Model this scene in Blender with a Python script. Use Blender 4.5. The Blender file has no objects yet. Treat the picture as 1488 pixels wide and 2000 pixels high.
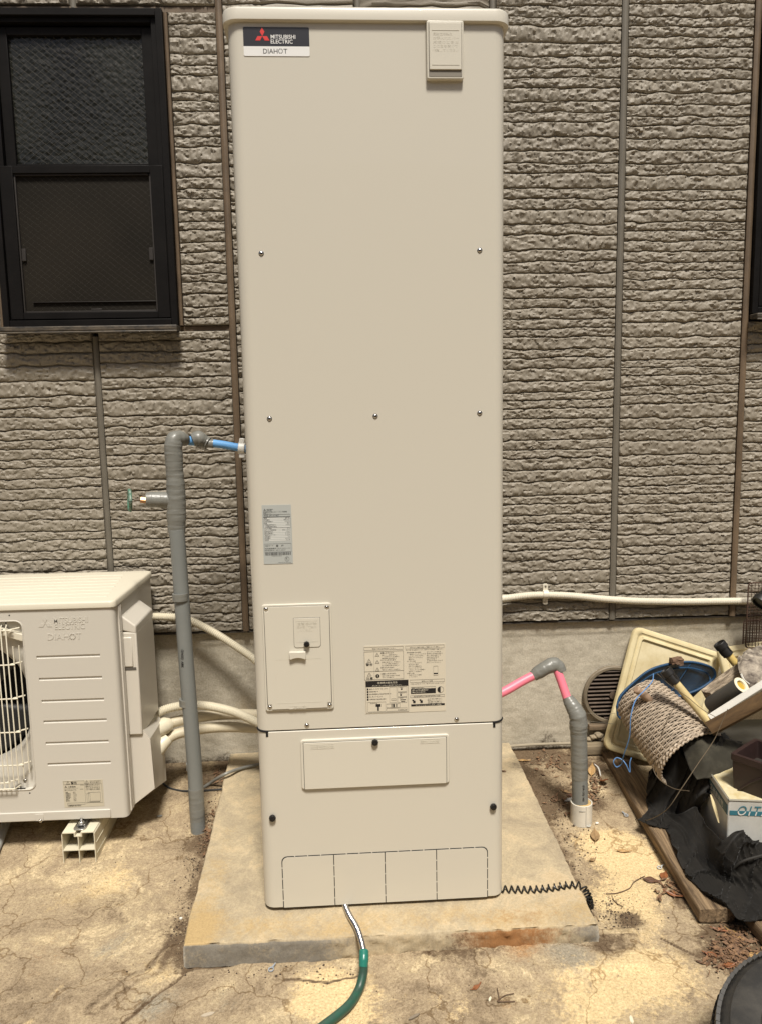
import bpy, bmesh, math, random
import numpy as np
from math import sin, cos, pi, radians, sqrt, atan2
from mathutils import Vector, Matrix, noise as mnoise
random.seed(7); rng = np.random.default_rng(11)
sc = bpy.context.scene
COL = sc.collection

# ------------------------------------------------------------------ camera, world, sun
CAM = np.array([0.2477, -1.7971, 1.2850])
YAW, PITCH, ROLL, FPX = -0.0426, -0.1315, 0.0193, 1450.3
def _rot(ya, p, ro):
    cy, sy, cp, sp, cr, sr = cos(ya), sin(ya), cos(p), sin(p), cos(ro), sin(ro)
    return (np.array([[cy, -sy, 0], [sy, cy, 0], [0, 0, 1]]) @ np.array([[1, 0, 0], [0, cp, -sp], [0, sp, cp]])
            @ np.array([[cr, 0, sr], [0, 1, 0], [-sr, 0, cr]]))
RM = _rot(YAW, PITCH, ROLL)
cd = bpy.data.cameras.new('camera'); cam = bpy.data.objects.new('camera', cd); COL.objects.link(cam)
cd.sensor_fit = 'VERTICAL'; cd.sensor_height = 24.0; cd.lens = 24.0 * FPX / 2000.0
cd.clip_end = 200.0; cd.clip_start = 0.02
rx, fy, uz = RM[:, 0], RM[:, 1], RM[:, 2]
cam.matrix_world = Matrix(((rx[0], uz[0], -fy[0], CAM[0]), (rx[1], uz[1], -fy[1], CAM[1]), (rx[2], uz[2], -fy[2], CAM[2]), (0, 0, 0, 1)))
sc.camera = cam
SUN_EL, SUN_AZ = radians(62), radians(-83)       # azimuth measured from +x towards +y
w = bpy.data.worlds.new('World'); sc.world = w; w.use_nodes = True
wn = w.node_tree; bg = wn.nodes['Background']
sky = wn.nodes.new('ShaderNodeTexSky'); sky.sky_type = 'NISHITA'; sky.sun_disc = False
sky.sun_elevation = SUN_EL; sky.sun_rotation = pi / 2 - SUN_AZ; sky.air_density = 1.0; sky.dust_density = 5.0; sky.ozone_density = 0.6
wn.links.new(sky.outputs[0], bg.inputs[0]); bg.inputs[1].default_value = 0.06
ld = bpy.data.lights.new('sun', 'SUN'); ld.energy = 5.0; ld.angle = radians(11); ld.color = (1.0, 0.945, 0.86)
sun = bpy.data.objects.new('sun', ld); COL.objects.link(sun)
sd = Vector((cos(SUN_EL) * cos(SUN_AZ), cos(SUN_EL) * sin(SUN_AZ), sin(SUN_EL)))
sun.rotation_euler = sd.to_track_quat('Z', 'Y').to_euler()
sc.view_settings.view_transform = 'Standard'; sc.view_settings.look = 'None'
sc.view_settings.gamma = 1.0; sc.view_settings.use_curve_mapping = False
sc.view_settings.exposure = 0.02

# ------------------------------------------------------------------ survey: sight lines met with real planes
def hit(u, v, ax, val):
    d = RM @ np.array([(u - 744) / FPX, 1, -(v - 1000) / FPX]); i = 'xyz'.index(ax)
    return CAM + (val - CAM[i]) / d[i] * d
def hy(u, v, y): return hit(u, v, 'y', y)
def hz(u, v, z): return hit(u, v, 'z', z)
TROT = 0.0100
def ht(u, v, yo=0.0):                      # onto the heater's front face, in the heater's own frame
    n = np.array([-sin(TROT), cos(TROT), 0]); d = RM @ np.array([(u - 744) / FPX, 1, -(v - 1000) / FPX])
    t = (yo - CAM @ n) / (d @ n); p = CAM + t * d
    return float(p[0] * cos(TROT) + p[1] * sin(TROT)), float(p[2])
def ground_z(y): return -0.062 + 0.057 * min(max((y - 0.2) / 0.685, 0), 1)
def hg(u, v, up=0.0):                      # onto the ground
    z = -0.06
    for _ in range(6): p = hz(u, v, z); z = ground_z(p[1]) + up
    return hz(u, v, z)
def pad_z(y): return 0.030 * y
def hp(u, v, up=0.0):
    z = 0
    for _ in range(6): p = hz(u, v, z); z = pad_z(p[1]) + up
    return hz(u, v, z)

# ------------------------------------------------------------------ numpy noise
def vnoise(x, y, s, seed, octv=4, gain=0.5):
    out = np.zeros(np.broadcast(x, y).shape); amp = 1.0; tot = 0
    for o in range(octv):
        r = np.random.default_rng(seed * 17 + o); T = r.random((256, 256))
        X = np.asarray(x) / s + 13.7 * o; Y = np.asarray(y) / s + 7.1 * o
        xi = np.floor(X).astype(int); yi = np.floor(Y).astype(int); fx = X - xi; fz = Y - yi
        fx = fx * fx * (3 - 2 * fx); fz = fz * fz * (3 - 2 * fz)
        g = lambda a, b: T[a % 256, b % 256]
        v = (g(xi, yi) * (1 - fx) + g(xi + 1, yi) * fx) * (1 - fz) + (g(xi, yi + 1) * (1 - fx) + g(xi + 1, yi + 1) * fx) * fz
        out = out + amp * (v * 2 - 1); tot += amp; amp *= gain; s = s / 2
    return out / tot
def facets(x, y, s, seed, tilt=0.5):
    r = np.random.default_rng(seed); J = r.random((256, 256, 5))
    X = x / s; Y = y / s; xi = np.floor(X).astype(int); yi = np.floor(Y).astype(int)
    best = np.full(X.shape, 9.0); h = np.zeros(X.shape)
    for a in (-1, 0, 1):
        for b in (-1, 0, 1):
            c = J[(xi + a) % 256, (yi + b) % 256]
            dx = X - (xi + a + c[..., 0]); dy = Y - (yi + b + c[..., 1]); d = dx * dx + dy * dy
            hh = (c[..., 2] - .5) + tilt * ((c[..., 3] - .5) * 2 * dx + (c[..., 4] - .5) * 2 * dy)
            m = d < best; best = np.where(m, d, best); h = np.where(m, hh, h)
    return h

# ------------------------------------------------------------------ materials
MATS = {}
def nd(nt, t, **kw):
    n = nt.nodes.new(t)
    for k, v in kw.items():
        if k in n.inputs: n.inputs[k].default_value = v
        else: setattr(n, k, v)
    return n
def mat(name, col, rough=0.5, metal=0.0, var=0.0, vscale=6.0, col2=None, bump=0.0, bscale=60.0, spec=0.5, speck=0.0, stretch=None, coat=0.0, detail=6.0, bdist=0.002):
    if name in MATS: return MATS[name]
    m = bpy.data.materials.new(name); m.use_nodes = True; nt = m.node_tree; b = nt.nodes['Principled BSDF']
    b.inputs['Roughness'].default_value = rough; b.inputs['Metallic'].default_value = metal
    b.inputs['Specular IOR Level'].default_value = spec; b.inputs['Coat Weight'].default_value = coat
    tc = nd(nt, 'ShaderNodeTexCoord'); src = tc.outputs['Object']
    if stretch:
        mp = nd(nt, 'ShaderNodeMapping'); mp.inputs['Scale'].default_value = stretch; nt.links.new(src, mp.inputs[0]); src = mp.outputs[0]
    c = (*col, 1)
    if var > 0 or col2:
        c2 = (*(col2 or tuple(x * (1 - var) for x in col)), 1)
        n1 = nd(nt, 'ShaderNodeTexNoise', Scale=vscale, Detail=detail, Roughness=0.65); nt.links.new(src, n1.inputs['Vector'])
        rp = nd(nt, 'ShaderNodeValToRGB'); rp.color_ramp.elements[0].position = 0.36; rp.color_ramp.elements[1].position = 0.66
        rp.color_ramp.elements[0].color = c2; rp.color_ramp.elements[1].color = c
        nt.links.new(n1.outputs['Fac'], rp.inputs[0]); out = rp.outputs[0]
        if speck > 0:
            n3 = nd(nt, 'ShaderNodeTexNoise', Scale=vscale * 14, Detail=4.0, Roughness=0.8); nt.links.new(src, n3.inputs['Vector'])
            r3 = nd(nt, 'ShaderNodeValToRGB'); r3.color_ramp.elements[0].position = 0.28; r3.color_ramp.elements[1].position = 0.5
            k = 1 - speck; r3.color_ramp.elements[0].color = (k, k * .95, k * .88, 1); r3.color_ramp.elements[1].color = (1, 1, 1, 1)
            nt.links.new(n3.outputs['Fac'], r3.inputs[0])
            mx = nd(nt, 'ShaderNodeMixRGB', blend_type='MULTIPLY'); mx.inputs[0].default_value = 1
            nt.links.new(out, mx.inputs[1]); nt.links.new(r3.outputs[0], mx.inputs[2]); out = mx.outputs[0]
        nt.links.new(out, b.inputs['Base Color'])
    else: b.inputs['Base Color'].default_value = c
    if bump > 0:
        n2 = nd(nt, 'ShaderNodeTexNoise', Scale=bscale, Detail=5.0, Roughness=0.6); nt.links.new(src, n2.inputs['Vector'])
        bp = nd(nt, 'ShaderNodeBump'); bp.inputs['Strength'].default_value = bump; bp.inputs['Distance'].default_value = bdist
        nt.links.new(n2.outputs['Fac'], bp.inputs['Height']); nt.links.new(bp.outputs[0], b.inputs['Normal'])
    MATS[name] = m; return m

# ------------------------------------------------------------------ mesh builder
class MB:
    def __init__(s): s.v = []; s.f = []; s.n = 0
    def add(s, v, f):
        v = np.asarray(v, float).reshape(-1, 3); s.v.append(v); o = s.n
        s.f.extend([tuple(int(i) + o for i in q) for q in f]); s.n += len(v); return s
    def box(s, x0, x1, y0, y1, z0, z1):
        v = [(x, y, z) for x in (x0, x1) for y in (y0, y1) for z in (z0, z1)]
        return s.add(v, [(0, 1, 3, 2), (4, 6, 7, 5), (0, 4, 5, 1), (2, 3, 7, 6), (0, 2, 6, 4), (1, 5, 7, 3)])
    def obox(s, c, ax, ay, az):           # centre, three half vectors
        c, ax, ay, az = map(np.asarray, (c, ax, ay, az))
        v = [c + i * ax + j * ay + k * az for i in (-1, 1) for j in (-1, 1) for k in (-1, 1)]
        fl = np.dot(np.cross(ax, ay), az) < 0
        f = [(0, 1, 3, 2), (4, 6, 7, 5), (0, 4, 5, 1), (2, 3, 7, 6), (0, 2, 6, 4), (1, 5, 7, 3)]
        return s.add(v, [q[::-1] for q in f] if fl else f)
    def prism(s, poly, axis, a, b):       # poly of 2D points; axis 'y': (x,z), 'z': (x,y), 'x': (y,z)
        n = len(poly)
        def P(p, t): return {'y': (p[0], t, p[1]), 'z': (p[0], p[1], t), 'x': (t, p[0], p[1])}[axis]
        v = [P(p, a) for p in poly] + [P(p, b) for p in poly]
        f = [tuple(range(n))[::-1], tuple(range(n, 2 * n))] + [(i, (i + 1) % n, n + (i + 1) % n, n + i) for i in range(n)]
        area = sum(poly[i][0] * poly[(i + 1) % n][1] - poly[(i + 1) % n][0] * poly[i][1] for i in range(n))
        flip = (area < 0) ^ (b < a) ^ (axis == 'y')
        return s.add(v, [q[::-1] for q in f] if flip else f)
    def tube(s, pts, r, seg=12, cap=True, sub=1, rib=None, flat=1.0):
        pts = np.asarray(pts, float)
        if sub > 1: pts = catmull(pts, sub)
        if rib:                              # (pitch, depth): corrugated
            L = np.r_[0, np.cumsum(np.linalg.norm(np.diff(pts, axis=0), axis=1))]
            q = np.arange(0, L[-1], rib[0] / 4); pts = np.stack([np.interp(q, L, pts[:, i]) for i in range(3)], 1)
            rr = r + rib[1] * np.array([0.0, 0.75, 1.0, 0.75])[np.arange(len(q)) % 4] - rib[1]
        else: rr = np.broadcast_to(np.asarray(r, float), (len(pts),)) if np.ndim(r) == 0 or len(r) == len(pts) else np.interp(np.linspace(0, 1, len(pts)), np.linspace(0, 1, len(r)), r)
        n = len(pts); T = np.gradient(pts, axis=0); T /= np.linalg.norm(T, axis=1)[:, None] + 1e-12
        up = np.array([0, 0, 1.0]) if abs(T[0][2]) < .9 else np.array([1.0, 0, 0])
        N = np.cross(up, T[0]); N /= np.linalg.norm(N); V = []
        for i in range(n):
            N = N - T[i] * (N @ T[i]); N /= np.linalg.norm(N); B = np.cross(T[i], N)
            a = np.arange(seg) * 2 * pi / seg
            V.append(pts[i] + rr[i] * (np.cos(a)[:, None] * N + flat * np.sin(a)[:, None] * B))
        f = [(i * seg + j, i * seg + (j + 1) % seg, (i + 1) * seg + (j + 1) % seg, (i + 1) * seg + j) for i in range(n - 1) for j in range(seg)]
        if cap: f += [tuple(range(seg))[::-1], tuple(range((n - 1) * seg, n * seg))]
        return s.add(np.concatenate(V), f)
    def lathe(s, prof, M=None, seg=24, a0=0, a1=2 * pi):     # prof: (radius, height) along local z
        full = abs(a1 - a0 - 2 * pi) < 1e-6; k = seg if full else seg + 1
        V = [(r * cos(a0 + (a1 - a0) * j / seg), r * sin(a0 + (a1 - a0) * j / seg), h) for r, h in prof for j in range(k)]
        f = []
        for i in range(len(prof) - 1):
            for j in range(seg):
                j2 = (j + 1) % k; q = (i * k + j, i * k + j2, (i + 1) * k + j2, (i + 1) * k + j); f.append(q)
        V = np.array(V)
        if M is not None: V = V @ np.array(M)[:3, :3].T + np.array(M)[:3, 3]
        return s.add(V, f)
    def grid(s, P, close=False):            # P[i][j] -> 3D
        P = np.asarray(P); a, b = P.shape[:2]
        return s.add(P.reshape(-1, 3), [(i * b + j, i * b + j + 1, (i + 1) * b + j + 1, (i + 1) * b + j) for i in range(a - 1) for j in range(b - 1)])
    def build(s, name, m, parent=None, smooth=35, bevel=0, seg=2, loc=None, weld=False, solid=0, sub=0):
        me = bpy.data.meshes.new(name); v = np.concatenate(s.v) if s.v else np.zeros((0, 3))
        if loc is not None: v = v - np.asarray(loc, float)
        me.from_pydata(v.tolist(), [], s.f); me.validate(); me.update()
        if weld:
            bm = bmesh.new(); bm.from_mesh(me); bmesh.ops.remove_doubles(bm, verts=bm.verts, dist=1e-5); bm.to_mesh(me); bm.free()
        if m: me.materials.append(m)
        if smooth: me.shade_smooth(); me.set_sharp_from_angle(angle=radians(smooth))
        o = bpy.data.objects.new(name, me); COL.objects.link(o)
        if loc is not None: o.location = loc
        if parent: o.parent = parent
        if sub: md = o.modifiers.new('s', 'SUBSURF'); md.levels = md.render_levels = sub
        if solid: md = o.modifiers.new('t', 'SOLIDIFY'); md.thickness = solid; md.offset = 0
        if bevel:
            md = o.modifiers.new('b', 'BEVEL'); md.width = bevel; md.segments = seg; md.limit_method = 'ANGLE'; md.angle_limit = radians(40)
            md.harden_normals = False
        return o
def catmull(P, sub):
    P = np.asarray(P, float); Q = np.vstack([2 * P[0] - P[1], P, 2 * P[-1] - P[-2]]); out = []
    for i in range(1, len(Q) - 2):
        p0, p1, p2, p3 = Q[i - 1:i + 3]
        for t in np.arange(sub) / sub:
            out.append(.5 * ((2 * p1) + (-p0 + p2) * t + (2 * p0 - 5 * p1 + 4 * p2 - p3) * t * t + (-p0 + 3 * p1 - 3 * p2 + p3) * t ** 3))
    out.append(P[-1]); return np.array(out)
def patch(rows, su, sv):
    R = [catmull(r, su) for r in rows]; R = np.stack(R); return np.stack([catmull(R[:, j], sv) for j in range(R.shape[1])], 1)
def rrect(x0, x1, z0, z1, r, n=5, corners=(1, 1, 1, 1)):
    out = []
    for k, (cx, cz, a) in enumerate(((x1 - r, z0 + r, -pi / 2), (x1 - r, z1 - r, 0), (x0 + r, z1 - r, pi / 2), (x0 + r, z0 + r, pi))):
        if corners[k]: out += [(cx + r * cos(a + i * pi / 2 / n), cz + r * sin(a + i * pi / 2 / n)) for i in range(n + 1)]
        else: out.append(((x1, x1, x0, x0)[k], (z0, z1, z1, z0)[k]))
    return out
def empty(name, loc, rz=0):
    o = bpy.data.objects.new(name, None); COL.objects.link(o); o.location = loc; o.rotation_euler = (0, 0, rz); o.empty_display_size = 0.1; return o
def tag(o, label=None, cat=None, group=None, kind=None):
    for k, v in (('label', label), ('category', cat), ('group', group), ('kind', kind)):
        if v: o[k] = v
    return o
_tc = {}
def text_geo(t, size=1.0, ext=0.0, bold=0.0, align='LEFT', res=3, sx=1.0, space=1.0):
    key = (t, ext / size, bold, align, res, sx, space)
    if key not in _tc:
        cu = bpy.data.curves.new('t', 'FONT'); cu.body = t; cu.size = 1; cu.extrude = ext / size; cu.offset = bold; cu.align_x = align
        cu.resolution_u = res; cu.space_character = space
        ob = bpy.data.objects.new('t', cu); COL.objects.link(ob); dg = bpy.context.evaluated_depsgraph_get(); dg.update()
        me = bpy.data.meshes.new_from_object(ob.evaluated_get(dg)); v = np.array([tuple(x.co) for x in me.vertices]).reshape(-1, 3); v[:, 0] *= sx
        f = [tuple(p.vertices) for p in me.polygons]; bpy.data.objects.remove(ob); bpy.data.curves.remove(cu); bpy.data.meshes.remove(me)
        _tc[key] = (v, f)
    v, f = _tc[key]; return v * size, f
def put_text(mb, t, x, z, y, size, fit=None, ext=0.0, **kw):      # upright text on a plane facing -y
    v, f = text_geo(t, size, ext, **kw)
    if len(v) == 0: return
    if fit:
        k = fit / (v[:, 0].max() - v[:, 0].min()); v = v * np.array([k, 1, 1])
    mb.add(np.stack([v[:, 0] + x, y - v[:, 2], v[:, 1] + z], 1), f)
def oriented(c, z, x=None):                # matrix with local z along z
    z = Vector(z).normalized(); q = z.to_track_quat('Z', 'Y').to_matrix().to_4x4(); q.translation = Vector(c); return q

# ================================================================== THE SETTING
# ---- ground
def sd_poly(X, Y, pts):                     # distance to a polyline
    D = np.full(X.shape, 9.0)
    for (ax, ay), (bx, by) in zip(pts[:-1], pts[1:]):
        L = (bx - ax) ** 2 + (by - ay) ** 2 + 1e-9; t = np.clip(((X - ax) * (bx - ax) + (Y - ay) * (by - ay)) / L, 0, 1)
        D = np.minimum(D, np.hypot(X - ax - t * (bx - ax), Y - ay - t * (by - ay)))
    return D
def G2(*uv): return [tuple(hg(u, v)[:2]) for u, v in uv]
PX0, PX1, PY0 = -0.190, 0.849, -0.104       # concrete pad
def ss(a, b, x): t = np.clip((x - a) / (b - a), 0, 1); return t * t * (3 - 2 * t)
xs = np.unique(np.round(np.concatenate([np.arange(-40, -4, 4), np.arange(-4, -1.0, .12), np.arange(-1.0, 1.9, .0055), np.arange(1.9, 4, .1), np.arange(4, 40, 4)]), 4))
ys = np.unique(np.round(np.concatenate([np.arange(-40, -4, 4), np.arange(-4, -.42, .1), np.arange(-.42, .9, .0055), [.93]]), 4))
GX, GY = np.meshgrid(xs, ys, indexing='ij')
GZ = -0.062 + 0.057 * np.clip((GY - .2) / .685, 0, 1)
wx = GX + .03 * vnoise(GX, GY, .12, 3); wy = GY + .03 * vnoise(GX, GY, .12, 4)
GZ += .004 * vnoise(GX, GY, .35, 5) + .0022 * vnoise(GX, GY, .05, 6, 5, .6)
dirt = np.zeros(GX.shape); pale = np.zeros(GX.shape); rust = np.zeros(GX.shape); grey = np.zeros(GX.shape)
def blob(u, v, r, k=1.0, sx=1.0):
    c = hg(u, v); return k * np.exp(-(((wx - c[0]) / (r * sx)) ** 2 + ((wy - c[1]) / r) ** 2))
dirt += np.exp(-((np.maximum(PX0 - wx, 0)) / .045) ** 2) * (wx < PX0 + .02) * (wy > -.12) * .8
dirt += np.exp(-((np.maximum(wx - PX1, 0)) / .05) ** 2) * (wx > PX1 - .02) * (wy > -.0) * .95
dirt += ss(.66, .86, wy) * .55
for a in ((400, 1640, .06, 1.1), (430, 1520, .08, .9), (1080, 1560, .10, 1.1), (1060, 1480, .10, 1.0), (1150, 1560, .07, .8), (1160, 1500, .07, .9), (1010, 1470, .07, 1.0), (1440, 1860, .08, 1.5), (1400, 1830, .06, .8),
          (1470, 1900, .06, 1.2), (1205, 1860, .05, 1.0), (1225, 1800, .05, 1.0), (1310, 1730, .04, .8), (1330, 1760, .035, .8), (850, 1870, .06, .8), (930, 1900, .07, .5), (560, 1900, .05, .6), (1420, 1760, .05, .8), (1460, 1830, .08, 1.1),
          (345, 1820, .05, .6), (1340, 1850, .05, .5), (200, 1790, .10, .35), (150, 1740, .12, .25)):
    dirt += blob(*a)
dirt = dirt * (.95 + .9 * vnoise(GX, GY, .06, 8, 5, .65)) + .24 * ss(-.15, .35, vnoise(wx, wy, .30, 81, 5, .6)) * ss(-1.2, .9, -GX)
for a in ((1180, 1650, .10, 1.1), (1250, 1680, .10, 1.0), (1280, 1900, .12, .9), (1150, 1960, .14, .8), (680, 1960, .10, .9), (620, 1930, .08, .6), (1220, 1760, .12, .9), (220, 1720, .09, .7), (300, 1900, .07, .6), (120, 1760, .10, .4), (880, 1960, .08, .4)): pale += blob(*a)
for a in ((1000, 1860, .05, .8), (900, 1870, .04, .6), (1040, 1860, .04, .7), (130, 1830, .12, .35), (980, 1950, .07, .4), (60, 1900, .1, .3)): rust += blob(*a)
for a in ((1120, 1875, .06, .9), (1230, 1900, .05, .7), (1190, 1640, .035, .5), (300, 1960, .06, .9), (240, 1850, .07, .5), (450, 1960, .06, .5)): grey += blob(*a)
sk = ss(-.205, -.185, wy + .01 * vnoise(GX, GY, .04, 31)) * ss(.97, .95, wx) * ss(.10, .50, wx)
GZ += .012 * sk * (GY < PY0 + .05); grey += .35 * sk * (GY < 0); dirt += .35 * sk * (GY < PY0 + .03) * ss(-.15, -.11, wy)
for pts, wd, dp in ((G2((372, 1886), (340, 1915), (300, 1945), (245, 1990), (200, 2030)), .0028, .010), (G2((365, 1890), (420, 1888), (470, 1876)), .004, .008),
                    (G2((610, 1880), (700, 1862), (810, 1858)), .003, .005), (G2((700, 1905), (640, 1920), (560, 1915)), .002, .003), (G2((1290, 1830), (1350, 1860), (1400, 1880)), .002, .003)):
    D = sd_poly(wx * .5 + GX * .5, wy * .5 + GY * .5, pts); GZ -= dp * np.exp(-(D / wd) ** 2); dirt += 1.1 * np.exp(-(D / (wd * 1.6)) ** 2)
ridge = G2((372, 1700), (345, 1745), (290, 1800), (230, 1855), (150, 1910), (80, 1975), (20, 2030))
D = sd_poly(wx, wy, ridge); s = np.sign((GX - ridge[3][0]) * (ridge[0][1] - ridge[-1][1]) - (GY - ridge[3][1]) * (ridge[0][0] - ridge[-1][0]))
near = np.exp(-(D / .05) ** 2); GZ += .004 * near * ss(-.01, .01, s * D); pale += .7 * np.exp(-(D / .012) ** 2) * (.5 + vnoise(GX, GY, .05, 44)); grey += .35 * np.exp(-((D - .03) / .03) ** 2) * (s < 0)
ridge2 = G2((340, 1850), (300, 1890), (250, 1925), (180, 1975)); D = sd_poly(wx, wy, ridge2); GZ += .004 * np.exp(-(D / .01) ** 2); dirt += .5 * np.exp(-((D - .012) / .01) ** 2)
me = bpy.data.meshes.new('ground'); a, b = GX.shape
idx = np.arange(a * b).reshape(a, b); F = np.stack([idx[:-1, :-1], idx[1:, :-1], idx[1:, 1:], idx[:-1, 1:]], -1).reshape(-1, 4)
def fast_mesh(name, V, F):
    me = bpy.data.meshes.new(name); me.vertices.add(len(V)); me.vertices.foreach_set('co', V.astype(np.float32).ravel())
    me.loops.add(F.size); me.loops.foreach_set('vertex_index', F.astype(np.int32).ravel()); me.polygons.add(len(F))
    me.polygons.foreach_set('loop_start', np.arange(0, F.size, F.shape[1], dtype=np.int32)); me.update(); me.validate(); return me
def attr(me, name, vals):
    at = me.attributes.new(name, 'FLOAT', 'POINT'); at.data.foreach_set('value', np.clip(vals, 0, 1.5).astype(np.float32).ravel())
bpy.data.meshes.remove(me); me = fast_mesh('ground', np.stack([GX, GY, GZ], -1).reshape(-1, 3), F)
for n_, v_ in (('dirt', dirt), ('pale', pale), ('rust', rust), ('grey', grey)): attr(me, n_, v_)
me.shade_smooth()
def concrete(name, base, dark, layers, bump=.5, coarse=4.0, rough=.9, speck=1.0, stops=None, cracks=False):
    m = bpy.data.materials.new(name); m.use_nodes = True; nt = m.node_tree; B = nt.nodes['Principled BSDF']; B.inputs['Roughness'].default_value = rough
    B.inputs['Specular IOR Level'].default_value = .25
    tc = nd(nt, 'ShaderNodeTexCoord'); S = tc.outputs['Object']
    def noise(sc_, det=8.0, ro=.65, dist=0.0):
        n = nd(nt, 'ShaderNodeTexNoise', Scale=sc_, Detail=det, Roughness=ro, Distortion=dist); nt.links.new(S, n.inputs['Vector']); return n.outputs['Fac']
    def ramp(src, p0, p1, c0, c1):
        r = nd(nt, 'ShaderNodeValToRGB'); e = r.color_ramp.elements; e[0].position = p0; e[1].position = p1; e[0].color = (*c0, 1); e[1].color = (*c1, 1); nt.links.new(src, r.inputs[0]); return r.outputs[0]
    def mix(f, c1, c2, t='MIX'):
        x = nd(nt, 'ShaderNodeMixRGB', blend_type=t)
        for i, q in enumerate((f, c1, c2)):
            if isinstance(q, (int, float)): x.inputs[i].default_value = q
            elif isinstance(q, tuple): x.inputs[i].default_value = (*q, 1)
            else: nt.links.new(q, x.inputs[i])
        return x.outputs[0]
    def mth(op, a_, b_):
        x = nd(nt, 'ShaderNodeMath', operation=op)
        for i, q in enumerate((a_, b_)):
            if isinstance(q, (int, float)): x.inputs[i].default_value = q
            else: nt.links.new(q, x.inputs[i])
        return x.outputs[0]
    c = ramp(mth('ADD', mth('MULTIPLY', noise(coarse, 10, .75, .8), .62), mth('MULTIPLY', noise(coarse * 7, 8, .75, .4), .38)), .42, .58, dark, base)
    if stops:
        r = nd(nt, 'ShaderNodeValToRGB'); e = r.color_ramp.elements
        while len(e) < len(stops): e.new(.5)
        for k_, (p_, c_) in enumerate(stops): e[k_].position = p_; e[k_].color = (*c_, 1)
        nt.links.new(mth('ADD', mth('MULTIPLY', noise(coarse, 12, .72, 1.3), .5), mth('MULTIPLY', noise(coarse * 4.2, 14, .82, .7), .5)), r.inputs[0]); c = r.outputs[0]
    for an, lc, lo, hi in layers:
        A = nd(nt, 'ShaderNodeAttribute', attribute_name=an).outputs['Fac']
        f = mth('ADD', mth('ADD', A, mth('MULTIPLY', mth('SUBTRACT', noise(22, 10, .75), .5), 1.5)), mth('MULTIPLY', mth('SUBTRACT', noise(95, 6, .75), .5), 1.4))
        mr = nd(nt, 'ShaderNodeMapRange', interpolation_type='SMOOTHSTEP'); mr.inputs[1].default_value = lo; mr.inputs[2].default_value = hi; nt.links.new(f, mr.inputs[0])
        c = mix(mr.outputs[0], c, lc)
    c = mix(speck, c, ramp(noise(160, 6, .8), .33, .60, (.50, .45, .38), (1.10, 1.08, 1.05)), 'MULTIPLY')
    c = mix(speck, c, ramp(noise(420, 2, .5), .30, .42, (.5, .46, .4), (1, 1, 1)), 'MULTIPLY')
    if cracks:
        vm = nd(nt, 'ShaderNodeVectorMath', operation='ADD'); nn = nd(nt, 'ShaderNodeTexNoise', Scale=9.0, Detail=6.0); nt.links.new(S, nn.inputs['Vector']); vs = nd(nt, 'ShaderNodeVectorMath', operation='SCALE'); vs.inputs['Scale'].default_value = .22
        nt.links.new(nn.outputs['Color'], vs.inputs[0]); nt.links.new(S, vm.inputs[0]); nt.links.new(vs.outputs[0], vm.inputs[1])
        vo = nd(nt, 'ShaderNodeTexVoronoi', Scale=3.2, feature='DISTANCE_TO_EDGE'); nt.links.new(vm.outputs[0], vo.inputs['Vector'])
        cr = ramp(vo.outputs['Distance'], .003, .011, (0, 0, 0), (1, 1, 1)); gate = ramp(noise(2.3, 3), .36, .42, (1, 1, 1), (0, 0, 0)); crk = mix(1.0, cr, gate, 'ADD')
        c = mix(1.0, c, ramp(crk, 0.0, 1.0, (.58, .52, .45), (1, 1, 1)), 'MULTIPLY')
    nt.links.new(c, B.inputs['Base Color'])
    h = mth('ADD', mth('MULTIPLY', noise(30, 8, .7), .8), mth('MULTIPLY', noise(190, 6, .8), .35))
    bp = nd(nt, 'ShaderNodeBump'); bp.inputs['Strength'].default_value = bump; bp.inputs['Distance'].default_value = .006
    nt.links.new(h, bp.inputs['Height']); nt.links.new(bp.outputs[0], B.inputs['Normal']); return m
GM = concrete('ground_concrete', (.52, .41, .245), (.27, .205, .13), (('grey', (.33, .30, .235), .30, 1.1), ('pale', (.72, .57, .33), .35, .85), ('rust', (.42, .25, .12), .4, 1.2), ('dirt', (.15, .108, .068), .30, .95)), .9, 2.6, speck=.85, stops=[(.38, (.19, .145, .097)), (.455, (.33, .262, .175)), (.505, (.42, .34, .228)), (.545, (.47, .385, .25)), (.57, (.64, .53, .345)), (.66, (.52, .42, .27))], cracks=True)
me.materials.append(GM); go = bpy.data.objects.new('ground', me); COL.objects.link(go); tag(go, kind='structure')

# ---- concrete pad with skirt rings
R8 = [.062, .052, .042, .032, .022, .013, .006, .0018]
nx, ny = 130, 120
ax_ = np.concatenate([np.full(8, 0.0), np.linspace(0, 1, nx), np.full(8, 1.0)]); dxr = np.concatenate([R8, np.zeros(nx), R8[::-1]])
ay_ = np.concatenate([np.full(8, 0.0), np.linspace(0, 1, ny)]); dyr = np.concatenate([R8, np.zeros(ny)])
AX, AY = np.meshgrid(ax_, ay_, indexing='ij'); DX, DY = np.meshgrid(dxr, dyr, indexing='ij'); drop = np.maximum(DX, DY)
x0 = PX0 - .035 * AY; x1 = PX1 - .01 * AY
X = x0 + (x1 - x0) * AX; Y = PY0 + (.884 - PY0) * AY
Z0 = .03 * Y - drop
inw = np.where(drop < .012, .0045 * (1 - np.minimum(drop / .012, 1)) ** 2, 0) * ((AX == 0) | (AX == 1) | (AY == 0)) 
rg = vnoise(X, Z0 * 1.3, .02, 21, 4, .7); rg2 = vnoise(Y, Z0 * 1.3, .02, 22, 4, .7); big = vnoise(X, Y, .25, 23, 3)
amp = np.where((X > .15) & (X < .85), .0095, .004)
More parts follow.
